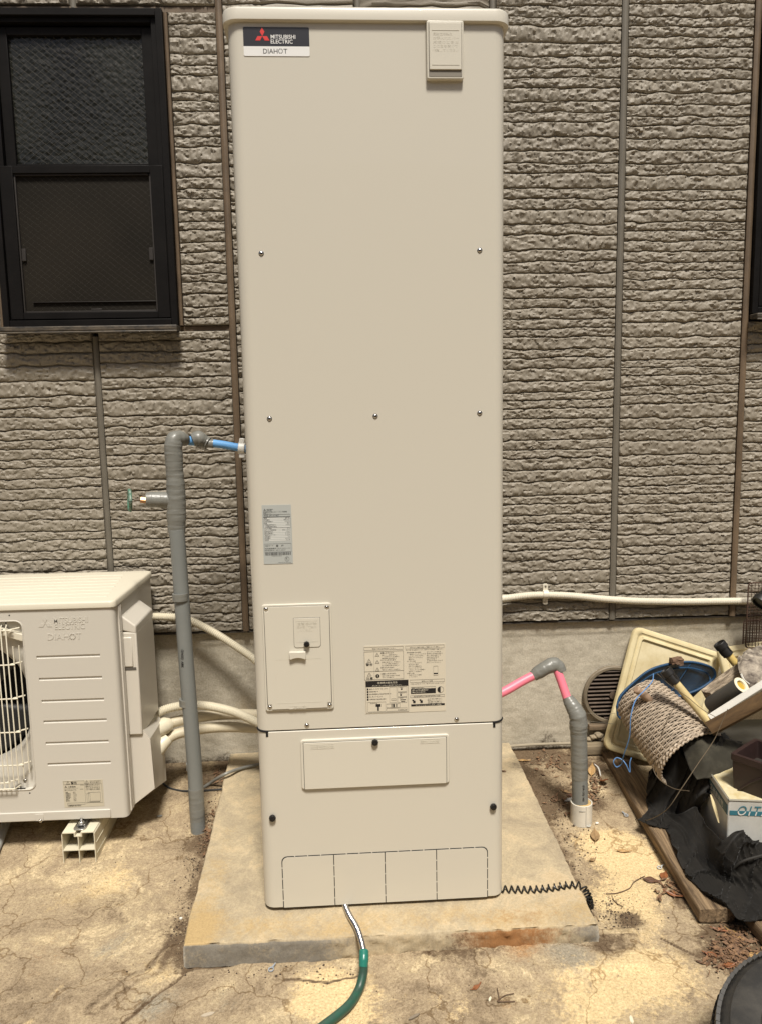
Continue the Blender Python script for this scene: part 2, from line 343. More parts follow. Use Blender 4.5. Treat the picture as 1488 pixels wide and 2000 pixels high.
chipv = np.clip(vnoise(X, Y * .3, .05, 33, 4, .65) - .18, 0, 1) * .028 * np.clip(1 - drop / .035, 0, 1) * (drop > 0); edgeY = (AY == 0); edgeL = (AX == 0); edgeR = (AX == 1)
Y = Y + edgeY * (inw + chipv + amp * rg * np.minimum(drop / .01, 1) + .004 * vnoise(X, Y, .15, 25))
X = X + edgeL * (inw + .003 * rg2 + .004 * vnoise(Y, X, .12, 26)) - edgeR * (inw + .003 * rg2 - .004 * vnoise(Y, X, .12, 27))
Z = Z0 + .0015 * vnoise(X, Y, .05, 28, 4) * (drop == 0) + .002 * big
a, b = X.shape; idx = np.arange(a * b).reshape(a, b); F = np.stack([idx[:-1, :-1], idx[1:, :-1], idx[1:, 1:], idx[:-1, 1:]], -1).reshape(-1, 4)
me = fast_mesh('concrete_pad', np.stack([X, Y, Z], -1).reshape(-1, 3), F)
side = (drop > .004).astype(float)
rs = np.exp(-((X - .62) / .15) ** 2) * (side * 1.25) + .55 * np.exp(-((X - .66) / .15) ** 2 - ((Y + .06) / .05) ** 2) * (1 - side)
gr = (1 - side) * .9 * ss(.05, -.2, X) * ss(.45, .75, Y) * .5 + side * edgeY * (ss(.32, .12, X) * 1.1 + np.clip((X - .72) / .1, 0, 1) * .9) 
dk = side * edgeY * (np.exp(-((X - .50) / .10) ** 2) * .55 + .25 * ss(.03, .06, drop)) + (1 - side) * (.75 * np.exp(-((X - .83) / .05) ** 2 - ((Y - .70) / .10) ** 2))
yl = (1 - side) * (.9 * np.exp(-((X + .16) / .06) ** 2) * ss(.55, .3, Y) + .85 * np.exp(-((Y + .06) / .07) ** 2) + .5 * ss(.5, .8, X) * ss(.2, .0, Y)) * (.75 + .6 * vnoise(X, Y, .1, 29))
for n_, v_ in (('rust', rs), ('grey', gr), ('dirt', dk), ('pale', yl)): attr(me, n_, v_)
me.shade_smooth()
PM = concrete('pad_concrete', (.50, .415, .285), (.40, .335, .235), (('pale', (.45, .33, .165), .3, 1.3), ('grey', (.215, .20, .17), .35, 1.15), ('rust', (.30, .15, .06), .35, 1.2), ('dirt', (.12, .095, .07), .45, 1.1)), .4, 2.2, speck=.38, stops=[(.38, (.28, .24, .17)), (.455, (.37, .31, .215)), (.51, (.44, .37, .25)), (.56, (.53, .43, .28)), (.64, (.42, .33, .20))])
me.materials.append(PM); po = bpy.data.objects.new('concrete_pad', me); COL.objects.link(po)
tag(po, 'raised tan concrete slab with rust stained front edge under the tall water heater', 'concrete slab')

# ---- unseen wall added behind the camera to cut sky fill and darken window reflections
nb = MB().box(-9, 9, -5.2, -5.0, -.2, 3.3).box(-9, 9, -5.25, -4.9, 3.3, 3.42).build('added_blocker_wall', mat('grey_render', (.22, .20, .17), .9, var=.2, vscale=1.5)); tag(nb, 'plain unseen wall added across the yard to block low sky light', 'wall')
# ---- house wall
wall = tag(empty('house_wall', (0, .9, 0)), 'house wall of brown split face siding panels above a rendered concrete foundation', 'wall')
def wchild(o): o.parent = wall; o.matrix_parent_inverse = Matrix.Translation((0, -.9, 0)); return o
SIDM = mat('siding_paint', (.268, .238, .188), .52, var=.0, col2=(.225, .198, .155), vscale=3.0, bump=.5, bscale=170, spec=.35, bdist=.002)
def panel(x0, x1, z0, z1, seed, xs=None):
    if xs is None: xs = np.linspace(x0, x1, int((x1 - x0) / .0032) + 1)
    r = np.random.default_rng(seed); zb = [z0]
    while zb[-1] < z1 - .055: zb.append(zb[-1] + r.choice([.029, .034, .038, .043, .052], p=[.2, .25, .25, .18, .12]))
    zb.append(z1); tl = np.array([0, .05, .11, .2, .31, .42, .53, .64, .75, .84, .91, .96]); n = len(xs)
    def wander(k): 
        q = .0066 * vnoise(xs, xs * 0 + k * 3.3, .05, seed + k, 3, .55)
        return np.clip(q, -.009, .009) * (0 if k in (0, len(zb) - 1) else 1)
    W = [zb[k] + wander(k) for k in range(len(zb))]; rowsZ = []; rowsT = []; rowsK = []
    for k in range(len(zb) - 1):
        for t in tl: rowsZ.append(W[k] * (1 - t) + W[k + 1] * t); rowsT.append(t); rowsK.append(k)
    rowsZ.append(W[-1]); rowsT.append(0); rowsK.append(len(zb) - 2)
    Zg = np.array(rowsZ); T = np.array(rowsT)[:, None] * np.ones(n); Xg = xs[None, :] * np.ones(Zg.shape)
    prof = np.interp(T, [0, .05, .11, .2, .5, .84, .91, .96, 1.0], [-.0092, -.0084, -.0012, .0002, .0008, .0002, -.0012, -.0036, -.0080])
    zz = Zg * 1.0 + np.array(rowsK)[:, None] * .37
    inner = np.clip(np.minimum(T, 1 - T) * 8, 0, 1)
    rough = .0040 * facets(Xg, zz * 1.9, .025, seed + 1, .9) + .0024 * facets(Xg, zz * 1.6, .0095, seed + 2, .9) + .0034 * vnoise(Xg, zz, .02, seed + 3, 4, .7)
    chip = np.minimum(0, vnoise(Xg, zz * 1.8, .03, seed + 5, 3) + .12) * .006
    dep = prof + inner * (rough + chip) + .0015 * vnoise(Xg, zz * .0 + np.array(rowsK)[:, None] * 5, .3, seed + 6, 2)
    ex = np.clip(np.minimum(Xg - x0, x1 - Xg) / .006, 0, 1); ez = np.clip(np.minimum(Zg - z0, z1 - Zg) / .004, 0, 1)
    dep = dep * np.minimum(1, ex) - .007 * (1 - ex ** .5)
    Y = .860 - dep; Y = np.where((ex == 0) | (ez == 0), .888, Y)
    V = np.stack([Xg, Y, Zg], -1).reshape(-1, 3); a, b = Zg.shape; idx = np.arange(a * b).reshape(a, b)
    F = np.stack([idx[:-1, :-1], idx[:-1, 1:], idx[1:, 1:], idx[1:, :-1]], -1).reshape(-1, 4)
    me = fast_mesh('siding_panel', V, F); me.shade_smooth(); me.set_sharp_from_angle(angle=radians(38)); me.materials.append(SIDM)
    o = bpy.data.objects.new('siding_panel', me); COL.objects.link(o); wchild(o)
XA, XB, XC, XD, XE = -.613, -.140, .316, 1.216, 1.673
SB = .507
fine = lambda a, b, c: np.unique(np.concatenate([np.arange(a, b, .0032), np.arange(b, c, .05), [c]]))
panel(-1.07, XA - .009, SB, 1.582, 1)
panel(XA + .009, XB - .010, SB, 1.582, 2)
panel(-.309, XB - .010, 1.600, 2.606, 3)
panel(XB + .010, XC - .008, SB, 2.98, 4, fine(XB + .010, .0, XC - .008))
panel(XC + .008, .760, SB, 2.98, 5, np.linspace(XC + .008, .76, 12))
panel(.776, XD - .010, SB, 2.98, 6)
panel(XD + .010, XE - .010, SB, 2.98, 7)
panel(XE + .010, 2.12, SB, 1.588, 8, fine(XE + .010, 1.82, 2.12))
panel(-1.07, XA - .009, 2.626, 2.98, 9); panel(XA + .009, XB - .010, 2.626, 2.98, 10)
panel(-1.50, -1.09, SB, 2.98, 12, np.linspace(-1.5, -1.09, 30)); panel(-1.09, -.925, 1.60, 2.606, 13)
SEAL = mat('brown_sealant', (.155, .108, .066), .6, var=.35, vscale=9); SEALG = mat('painted_joint', (.150, .134, .106), .6, var=.15, vscale=9)
def joint(x, z0, z1, wdt, m, y=.866):
    mb = MB(); zz = np.arange(z0, z1 + .001, .02); 
    L = np.stack([x - wdt + .0006 * vnoise(zz, zz * 0, .05, 61), zz * 0 + y + .004, zz], 1); Rr = np.stack([x + wdt + .0006 * vnoise(zz, zz * 0, .05, 62), zz * 0 + y + .004, zz], 1)
    Mi = np.stack([zz * 0 + x, zz * 0 + y - .0015 + .001 * vnoise(zz, zz * 0, .03, 63), zz], 1)
    Lb, Rb = L.copy(), Rr.copy(); Lb[:, 1] = .889; Rb[:, 1] = .889; Ml = (L + Mi) / 2; Ml[:, 1] = y; Mr = (Rr + Mi) / 2; Mr[:, 1] = y
    mb.grid(np.stack([Lb, L, Ml, Mi, Mr, Rr, Rb], 1)[:, ::-1]); wchild(mb.build('sealant_joint', m))
joint(XB, SB, 2.98, .0105, SEAL, .853); joint(XE, SB, 2.98, .0105, SEAL, .853); joint(XD, SB, 2.98, .0105, SEALG, .857); joint(XA, SB, 1.585, .0095, SEALG, .860); joint(XC, SB, 2.98, .009, SEALG); joint(.768, SB, 2.98, .009, SEALG)
joint(XA, 2.62, 2.98, .0095, SEALG)
joint(-.3145, 1.600, 2.618, .0060, SEAL, .853); joint(-.918, 1.600, 2.618, .0060, SEAL, .853); joint(-1.08, SB, 2.98, .011, SEALG)
mb = MB().box(-.925, XB - .0105, .872, .888, 1.5835, 1.5985); wchild(mb.build('sealant_joint', SEAL)); mb = MB().box(-1.07, XB - .0105, .868, .888, 2.6075, 2.6245); wchild(mb.build('sealant_joint', SEAL))
mb = MB().box(-1.6, 2.6, .889, .96, .507, 2.98); wchild(mb.build('backing_wall', mat('dark_backing', (.06, .05, .04), .9)))
mb = MB().box(-1.6, 2.6, .866, .884, .4990, .5045); wchild(mb.build('starter_trim', mat('trim_metal', (.055, .048, .04), .5)))
# foundation
xs = np.arange(-1.6, 2.4, .008); zs = np.append(np.arange(-.05, .491, .008), .4985); FX, FZ = np.meshgrid(xs, zs, indexing='ij')
ledge = ss(.452, .444, FZ)
FY = .884 + .004 * ledge + .0016 * vnoise(FX, FZ, .03, 71, 4, .7) + .003 * vnoise(FX, FZ, .4, 72, 2) + .0012 * vnoise(FX * .3, FZ, .01, 73, 2)
idx = np.arange(FX.size).reshape(FX.shape); F = np.stack([idx[:-1, :-1], idx[1:, :-1], idx[1:, 1:], idx[:-1, 1:]], -1).reshape(-1, 4)
me = fast_mesh('foundation', np.stack([FX, FY, FZ], -1).reshape(-1, 3), F); me.shade_smooth()
def fb(u, v, r, k=1, sz=1): c = hy(u, v, .885); return k * np.exp(-((FX - c[0]) / r) ** 2 - ((FZ - c[2]) / (r * sz)) ** 2)
attr(me, 'dirt', .8 * ss(.05, -.01, FZ + .02 * vnoise(FX, FZ, .05, 74)) + fb(1070, 1440, .05, .6) + fb(1140, 1440, .04, .5) + .55 * np.exp(-((FX - hy(445, 1350, .885)[0] + .02 * vnoise(FX, FZ, .06, 76)) / .006) ** 2) * (FZ > .12) * (FZ < .30) + .4 * np.exp(-((FX - hy(325, 1330, .885)[0] + .03 * vnoise(FX, FZ, .06, 75)) / .007) ** 2) * (FZ > .1) * (FZ < .32))
attr(me, 'pale', fb(480, 1390, .10, .7) + fb(300, 1430, .08, .4) + .55 * ss(.445, .456, FZ) + .4 * ss(.10, .02, FZ)); attr(me, 'rust', fb(290, 1350, .05, .35)); attr(me, 'grey', .45 * ss(.1, .3, FZ) * ss(.45, .44, FZ) * (.6 + vnoise(FX, FZ, .3, 78)))
FM = concrete('foundation_render', (.56, .52, .43), (.45, .415, .335), (('pale', (.52, .45, .32), .4, 1.1), ('grey', (.40, .375, .315), .3, 1.0), ('rust', (.26, .19, .10), .4, 1.0), ('dirt', (.10, .08, .058), .4, 1.0)), .6, 3.5, speck=.5)
me.materials.append(FM); fo = bpy.data.objects.new('foundation', me); COL.objects.link(fo); wchild(fo)

# ---- windows
BLK = mat('black_aluminium', (.010, .009, .0085), .5, var=.3, vscale=12, bump=.1, bscale=80, spec=.10)
DUST = mat('dusty_black_sill', (.018, .016, .014), .6, col2=(.10, .08, .055), vscale=30, stretch=(1, 1, 3))
def glass_mat(name, bumpy, c1, c2, rough):
    m = bpy.data.materials.new(name); m.use_nodes = True; nt = m.node_tree; B = nt.nodes['Principled BSDF']; B.inputs['Roughness'].default_value = rough
    tc = nd(nt, 'ShaderNodeTexCoord'); n = nd(nt, 'ShaderNodeTexNoise', Scale=2.5, Detail=2.0); nt.links.new(tc.outputs['Object'], n.inputs['Vector'])
    r = nd(nt, 'ShaderNodeValToRGB'); r.color_ramp.elements[0].position = .35; r.color_ramp.elements[1].position = .65; r.color_ramp.elements[0].color = (*c1, 1); r.color_ramp.elements[1].color = (*c2, 1)
    nt.links.new(n.outputs[0], r.inputs[0]); nt.links.new(r.outputs[0], B.inputs['Base Color'])
    if not bumpy: B.inputs['Specular IOR Level'].default_value = .12
    if bumpy:
        vo = nd(nt, 'ShaderNodeTexVoronoi', Scale=66.0, Randomness=.95, feature='SMOOTH_F1', Smoothness=.5); nt.links.new(tc.outputs['Object'], vo.inputs['Vector'])
        bp = nd(nt, 'ShaderNodeBump', invert=True); bp.inputs['Strength'].default_value = .55; bp.inputs['Distance'].default_value = .005; B.inputs['Specular IOR Level'].default_value = .5; nt.links.new(vo.outputs['Distance'], bp.inputs['Height']); nt.links.new(bp.outputs[0], B.inputs['Normal'])
    return m
GL1 = glass_mat('hammered_wired_glass', True, (.004, .004, .0035), (.020, .021, .016), .26)
SCR = glass_mat('insect_screen_gauze', False, (.011, .0095, .007), (.018, .015, .011), .6)
WIRE = mat('grey_wire', (.11, .10, .08), .5, metal=.2)
def window(x0, x1, z0, z1, full=True):
    wn_ = MB(); t = .022      # outer frame
    for a in ((x0, x0 + t, z0, z1), (x1 - t, x1, z0, z1), (x0 + t, x1 - t, z1 - t, z1), (x0 + t, x1 - t, z0, z0 + t)): wn_.box(a[0], a[1], .838, .89, a[2], a[3])
    win = wchild(wn_.build('window', BLK, bevel=.0015)); 
    def kid(o): o.parent = win; return o
    sl = MB(); sl.box(x0 - .006, x1 + .006, .790, .842, z0 - .020, z0 - .004); sl.box(x0 - .006, x1 + .006, .790, .796, z0 - .028, z0 - .0205); kid(sl.build('sill', DUST, bevel=.003))
    zm = z0 + (z1 - z0) * .520
    ix0, ix1 = x0 + t, x1 - t
    g = MB(); g.box(ix0 + .001, ix0 + .018, .850, .888, z0 + t + .001, z1 - t - .001); g.box(ix1 - .018, ix1 - .001, .850, .888, z0 + t + .001, z1 - t - .001); g.box(ix0 + .019, ix1 - .019, .850, .888, z1 - t - .016, z1 - t - .001); kid(g.build('track', BLK, bevel=.001))
    a0, a1 = ix0 + .020, ix1 - .020
    s1 = MB()   # upper sash
    for q in ((a0, a0 + .034, zm + .0, z1 - .045), (a1 - .034, a1, zm + .0, z1 - .045), (a0 + .034, a1 - .034, z1 - .070, z1 - .045), (a0 + .034, a1 - .034, zm, zm + .012)): s1.box(q[0], q[1], .866, .885, q[2], q[3])
    kid(s1.build('upper_sash', BLK, bevel=.0015)); kid(MB().box(a0 + .03, a1 - .03, .879, .884, zm + .006, z1 - .06).build('glass', GL1, smooth=0))
    s2 = MB()   # lower sash, in front
    for q in ((ix0 + .004, ix0 + .046, z0 + .026, zm), (ix1 - .046, ix1 - .004, z0 + .026, zm), (ix0 + .046, ix1 - .046, zm - .024, zm), (ix0 + .046, ix1 - .046, z0 + .026, z0 + .048)): s2.box(q[0], q[1], .845, .862, q[2], q[3])
    kid(s2.build('lower_sash', BLK, bevel=.0015))
    b0, b1, c0, c1 = ix0 + .046, ix1 - .046, z0 + .048, zm - .024
    s3 = MB()
    for q in ((b0, b0 + .006, c0, c1), (b1 - .006, b1, c0, c1), (b0 + .006, b1 - .006, c1 - .006, c1), (b0 + .006, b1 - .006, c0, c0 + .006), (b0 + .03, b1 - .006, c0 + .034, c0 + .0365)): s3.box(q[0] + .0005, q[1] - .0005, .851, .8585, q[2] + .0005, q[3] - .0005)
    s3.box(b1 - .02, b1 - .007, .852, .857, (c0 * .62 + c1 * .38), (c0 * .62 + c1 * .38) + .04)
    s3.box(b0 + .007, b0 + .02, .852, .857, (c0 * .62 + c1 * .38), (c0 * .62 + c1 * .38) + .04); s3.box((b0 + b1) / 2, (b0 + b1) / 2 + .035, .851, .857, c0 + .007, c0 + .012)
    kid(s3.build('screen_frame', mat('brown_black_plastic', (.020, .016, .013), .55), bevel=.0007))
    kid(MB().box(b0 + .001, b1 - .001, .859, .8605, c0 + .001, c1 - .001).build('insect_screen', SCR, smooth=0))
    for (p0, p1, q0, q1, yy, rr) in ((a0 + .034, a1 - .034, zm + .012, z1 - .07, .8785, .00042), (b0, b1, c0, c1, .8588, .00013)):      # diamond wires
        wm = MB(); W, Hh = p1 - p0, q1 - q0; k = 1.25
        for sgn in (1, -1):
            c = -Hh
            while c < W + Hh:
                pts = []
                for x, z in ((c, 0 if sgn > 0 else Hh), (c + Hh * k if sgn > 0 else c + Hh * k, Hh if sgn > 0 else 0)): pts.append((x, z))
                (xa, za), (xb, zb) = pts; ta, tb = max(0, -xa / (xb - xa)), min(1, (W - xa) / (xb - xa))
                if ta < tb:
                    A = np.array([p0 + xa + (xb - xa) * ta, yy, q0 + za + (zb - za) * ta]); B = np.array([p0 + xa + (xb - xa) * tb, yy, q0 + za + (zb - za) * tb])
                    wm.tube([A, B], rr if sgn < 0 else rr * .55, 3, cap=False)
                c += .026
        o = kid(wm.build('glass_wire', WIRE, smooth=0)); o['kind'] = 'stuff'
    return win
window(-.909, -.3215, 1.600, 2.606); window(1.6855, 2.30, 1.612, 2.62)

# ---- round foundation vent
vc = np.array([hy(1136, 1375, .885)[0] + .113, .880, .208]); R_ = .113
vent = MB(); M4 = oriented(vc, (0, -1, 0))
vent.lathe([(R_, 0), (R_, .010), (R_ - .003, .013), (R_ - .012, .013), (R_ - .014, .010), (R_ - .014, -.004), (0.0001, -.004)], M4, 48)
vent = wchild(vent.build('vent_cover', mat('weathered_vent_plastic', (.22, .18, .125), .6, var=.3, vscale=14)))
SLM = mat('vent_slat_brown', (.13, .095, .07), .5, var=.4, vscale=20)
bk = MB().lathe([(R_ - .0145, -.0030), (.0001, -.0030)], M4, 40).build('vent_backing', mat('dark_void', (.006, .005, .004), .9)); bk.parent = vent; 
for i in range(13):
    z = -.092 + i * .0153; hw = sqrt(max((R_ - .0155) ** 2 - z * z, 0))
    if hw < .01: continue
    o = MB().tube([(vc[0] - hw, vc[1] - .006, vc[2] + z), (vc[0] + hw, vc[1] - .006, vc[2] + z)], .0048, 8, flat=.8).build('vent_slat', SLM); o.parent = vent
o = MB().lathe([(.0145, .012), (.0145, .015), (.0001, .016)], M4, 16).build('vent_hub', SLM); o.parent = vent

# ================================================================== WATER HEATER
HM = mat('beige_painted_steel', (.56, .53, .45), .30, bump=.04, bscale=900, spec=.45, bdist=.0004, coat=.25)
HP = mat('beige_plastic', (.58, .55, .465), .34, bump=.03, bscale=500, spec=.45, bdist=.0004)
BLKP = mat('black_plastic', (.008, .008, .009), .35); VOID = mat('dark_gap', (.004, .004, .004), .9)
STEEL = mat('stainless_screw', (.55, .54, .52), .22, metal=1.0); ZINC = mat('zinc_plated', (.50, .50, .49), .28, metal=1.0, bump=.2, bscale=90)
heater = tag(empty('water_heater', (0, 0, 0), TROT), 'tall beige water heater cabinet with round cornered cap standing on the concrete slab', 'water heater')
TW, TD, TH = .630, .730, 2.163
ZS = .4935
def hk(o, par=None): o.parent = par or heater; return o
mb = MB().prism(rrect(0, TW, 0, TD, .030, 8), 'z', ZS + .0035, TH); hk(mb.build('cabinet', HM, bevel=.0012, smooth=30))
mb = MB().prism(rrect(.004, TW - .004, .004, TD - .004, .026, 8), 'z', .04, TH - .01); hk(mb.build('inner_frame', VOID))
lower = hk(MB().prism(rrect(0, TW, 0, TD, .030, 8), 'z', .012, ZS).build('lower_cover', HM, bevel=.0016, smooth=30))
for x in (.06, .57):
    for y in (.07, .62): hk(MB().box(x - .03, x + .03, y - .03, y + .03, .002, .05).build('foot', mat('galvanised', (.3, .3, .29), .5, metal=.6)))
cap = MB(); P = lambda g: rrect(-.010 + g, TW + .010 - g, -.010 + g, TD + .01 - g, .036 - g * .7, 8)
lev = [(0.0035, TH - .0055), (0, TH - .0035), (0, TH + .018), (.0015, TH + .022), (.005, TH + .0245), (.011, TH + .0255)]
ring = [[(x, y, z) for x, y in P(g)] for g, z in lev]; n = len(ring[0]); V = np.array(ring).reshape(-1, 3)
fs = [(i * n + j, i * n + (j + 1) % n, (i + 1) * n + (j + 1) % n, (i + 1) * n + j) for i in range(len(lev) - 1) for j in range(n)] + [tuple(range(n))[::-1], tuple(range((len(lev) - 1) * n, len(lev) * n))]
hk(cap.add(V, fs).build('top_cap', HM, smooth=40))
# corner clip gaps at the split
for cx, sx in ((0.0, 1), (TW, -1)):
    a = [(cx + sx * (.030 - .0305 * sin(t)), .030 - .0305 * cos(t)) for t in np.linspace(0, pi / 2, 9)]
    cl = MB(); cl.tube([(x, y, ZS + .0015) for x, y in a], .0022, 6); cl.box(cx + sx * .0265 - .003, cx + sx * .0265 + .003, -.0008, .004, ZS - .012, ZS + .003); hk(cl.build('corner_gap', VOID), lower)
def screw(x, z, y, r, par, m=STEEL, name='screw', dome=.55):
    M = oriented((x, y, z), (0, -1, 0)); mb = MB()
    mb.lathe([(r * 1.25, 0), (r * 1.25, .0006), (r * 1.0, .0008), (r * .96, r * .25), (r * .75, r * dome * .85), (r * .35, r * dome), (.0001, r * dome)], M, 14)
    o = hk(mb.build(name, m), par); 
    s = MB(); a = random.random() * 1.5
    for k in (0, pi / 2):
        dx, dz = cos(a + k), sin(a + k); s.obox((x, y - r * dome, z), (dx * r * .5, 0, dz * r * .5), (0, .0004, 0), (-dz * r * .1, 0, dx * r * .1))
    s.build('screw_slot', VOID, smooth=0).parent = par or heater
    return o
for u, v in ((511, 495), (936, 489), (527, 818), (733, 813), (936, 807), (600, 1417), (891, 1405)):
    x, z = ht(u, v); screw(x, z, -.0002, .0050, None, name='bolt')
def knob(u, v, r, par, y=0.0):
    x, z = ht(u, v); M = oriented((x, y, z), (0, -1, 0)); mb = MB()
    mb.lathe([(r * .8, 0), (r, .002), (r, .0075), (r * .9, .0095), (.0001, .0098)], M, 20)
    for k in range(12): a = k * pi / 6; mb.obox((x + r * cos(a), y - .005, z + r * sin(a)), (.0007, 0, 0), (0, .003, 0), (0, 0, .0007))
    mb.obox((x, y - .0104, z), (r * .75, 0, r * .2), (0, .0009, 0), (-r * .04, 0, r * .15)); hk(mb.build('knob', BLKP), par)
knob(533, 1596, .0080, lower); knob(962, 1574, .0080, lower)
# knock-out panels at the foot
kx = [ht(u, 1700)[0] for u in (552, 653, 752, 852, 951)]; kt = ht(750, 1664)[1]; kb = .0125
sl = MB().prism(rrect(kx[0] - .0012, kx[-1] + .0012, kb, kt + .0012, .0152, 6, (0, 1, 1, 0)), 'y', .002, -.0006); hk(sl.build('slot_backing', VOID), lower)
for i in range(4):
    g = .0011; cr = (0, i == 3, i == 0, 0)
    o = hk(MB().prism(rrect(kx[i] + g, kx[i + 1] - g, kb, kt - g, .014, 5, cr), 'y', .001, -.0016).build('knockout_panel', HM), lower)
tb = MB()
for x in kx:
    for z in np.linspace(kb + .02, kt - .03, 4): tb.box(x - .0013, x + .0013, -.0016, .001, z - .0012, z + .0012)
for i in range(4):
    for f in (.25, .5, .75): x = kx[i] * (1 - f) + kx[i + 1] * f; tb.box(x - .0012, x + .0012, -.0016, .001, kt - .0014, kt + .0013)
hk(tb.build('bridge_tab', HM), lower)['kind'] = 'stuff'
# access panel
x0, z1 = ht(587, 1446); x1, _ = ht(876, 1430); z0 = (ht(590, 1541)[1] + ht(878, 1527)[1]) / 2; z1 = (ht(587, 1446)[1] + ht(878, 1430)[1]) / 2
fr = hk(MB().prism(rrect(x0, x1, z0, z1, .008, 5), 'y', .001, -.0060).build('access_panel', HP, bevel=.0022, seg=3), lower)
pl = hk(MB().prism(rrect(x0 + .008, x1 - .008, z0 + .0015, z1 - .0075, .003, 4), 'y', -.0055, -.0078).build('access_door', HP, bevel=.0006), fr)
g = MB()
for a in ((x0 + .0068, x0 + .0078, z0 + .001, z1 - .006), (x1 - .0078, x1 - .0068, z0 + .001, z1 - .006), (x0 + .0068, x1 - .0068, z1 - .0072, z1 - .0064)): g.box(a[0], a[1], -.0063, -.006, a[2], a[3])
hk(g.build('door_gap', VOID), fr)
knob(732, 1446, .0078, fr, -.0075)
def framed_text(t, x, z, wd, h, y, par):
    m = MB()
    for a in ((x, x + wd, z, z + .0007), (x, x + wd, z + h, z + h + .0007), (x, x + .0007, z, z + h), (x + wd, x + wd + .0007, z, z + h)): m.box(a[0], a[1], y - .0005, y + .0003, a[2], a[3])
    put_text(m, t, x + .002, z + h * .18, y, h * .78, fit=wd - .004, ext=.0006); hk(m.build('embossed_text', HP, smooth=0), par)
xa, za = ht(607, 1461); framed_text('非常用取水栓', xa, za, .060, .011, -.0079, fr)
xa, za = ht(819, 1450); framed_text('給水止水栓', xa, za, .050, .011, -.0079, fr)
# control cover
x0 = ht(515, 1260)[0]; x1 = ht(650, 1280)[0]; z1 = (ht(512, 1182)[1] + ht(648, 1175)[1]) / 2; z0 = (ht(519, 1388)[1] + ht(652, 1383)[1]) / 2
ring = rrect(x0, x1, z0, z1, .007, 5)
cc = hk(MB().prism(ring, 'y', .001, -.0055).build('control_cover', HP, bevel=.0016, seg=3))
hk(MB().prism(rrect(x0 + .0045, x1 - .0045, z0 + .004, z1 - .0045, .003, 4), 'y', -.0050, -.0058).build('cover_groove', mat('groove_tone', (.10, .09, .075), .6)), cc)
inner = [(x0 + .006, z0 + .018), (x0 + .016, z0 + .018), (x0 + .016, z0 + .005), (x1 - .016, z0 + .005), (x1 - .016, z0 + .018), (x1 - .006, z0 + .018), (x1 - .006, z1 - .017), (x1 - .016, z1 - .017), (x1 - .016, z1 - .0055), (x0 + .016, z1 - .0055), (x0 + .016, z1 - .017), (x0 + .006, z1 - .017)]
hk(MB().prism(inner, 'y', -.0056, -.0078).build('cover_plate', HP, bevel=.0006), cc)
for cx in (x0 + .0105, x1 - .0105):
    for cz in (z0 + .011, z1 - .0105): hk(MB().box(cx - .0052, cx + .0052, -.0062, -.005, cz - .0065, cz + .006).build('cover_corner', HP), cc)
for cx in (x0 + .0105, x1 - .0105):
    for cz in (z0 + .011, z1 - .0105): screw(cx, cz, -.0062, .0042, cc)
fx0, fz1 = ht(574, 1206); fx1 = ht(625, 1204)[0]; fz0 = ht(600, 1262)[1]
hk(MB().prism(rrect(fx0 - .0008, fx1 + .0008, fz0 - .0008, fz1 + .001, .006, 5, (1, 0, 0, 1)), 'y', -.0077, -.0080).build('flap_gap', mat('groove_tone', (0, 0, 0))), cc)
fl = hk(MB().prism(rrect(fx0, fx1, fz0, fz1, .006, 5, (1, 0, 0, 1)), 'y', -.0079, -.0094).build('breaker_flap', HP, bevel=.0005), cc)
m = MB(); q = (fx0 + .006, fx1 - .006, fz0 + .014, fz1 - .007)
for a in ((q[0], q[1], q[3] - .0006, q[3]), (q[0], q[1], q[2], q[2] + .0006), (q[0], q[0] + .0006, q[2], q[3]), (q[1] - .0006, q[1], q[2], q[3])): m.box(a[0], a[1], -.0098, -.009, a[2], a[3])
for i, t in enumerate(('漏電遮断器', '扉を開けて操作', 'してください')): put_text(m, t, q[0] + .002, q[3] - .010 - i * .0085, -.0094, .0075, fit=(q[1] - q[0] - .004) * (1, .95, .8)[i], ext=.0004)
hk(m.build('embossed_text', HP, smooth=0), fl); knob(600, 1255, .0066, cc, -.009)
hx0, hz1 = ht(566, 1270); hx1 = ht(598, 1268)[0]; hz0 = ht(583, 1284)[1]; hc = (hx0 + hx1) / 2
pg = [(hx0, hz0), (hx0 + .004, hz0 - .001)] + [(hc + (hx1 - hx0) * .36 * t, hz0 + .0030 * (1 - t * t)) for t in np.linspace(-1, 1, 9)] + [(hx1 - .003, hz0 - .001), (hx1, hz0), (hx1, hz1), (hx0, hz1)]
hk(MB().prism(pg, 'y', -.0075, -.0170).build('pull_tab', HP, bevel=.0016, seg=2), cc)
m = MB(); gx0 = ht(538, 1288)[0]; gx1 = ht(628, 1290)[0]; gz1 = ht(560, 1286)[1]; gz0 = ht(560, 1371)[1]
for a in ((gx0, gx1, gz1 - .0005, gz1), (gx0, gx0 + .0005, gz0, gz1), (gx0, gx1, gz0, gz0 + .0007)): m.box(a[0], a[1], -.0082, -.0076, a[2], a[3])
put_text(m, '工事用窓', ht(566, 1383)[0], ht(566, 1383)[1], -.0078, .011, fit=.042, ext=.0005); hk(m.build('embossed_text', HP, smooth=0), cc)
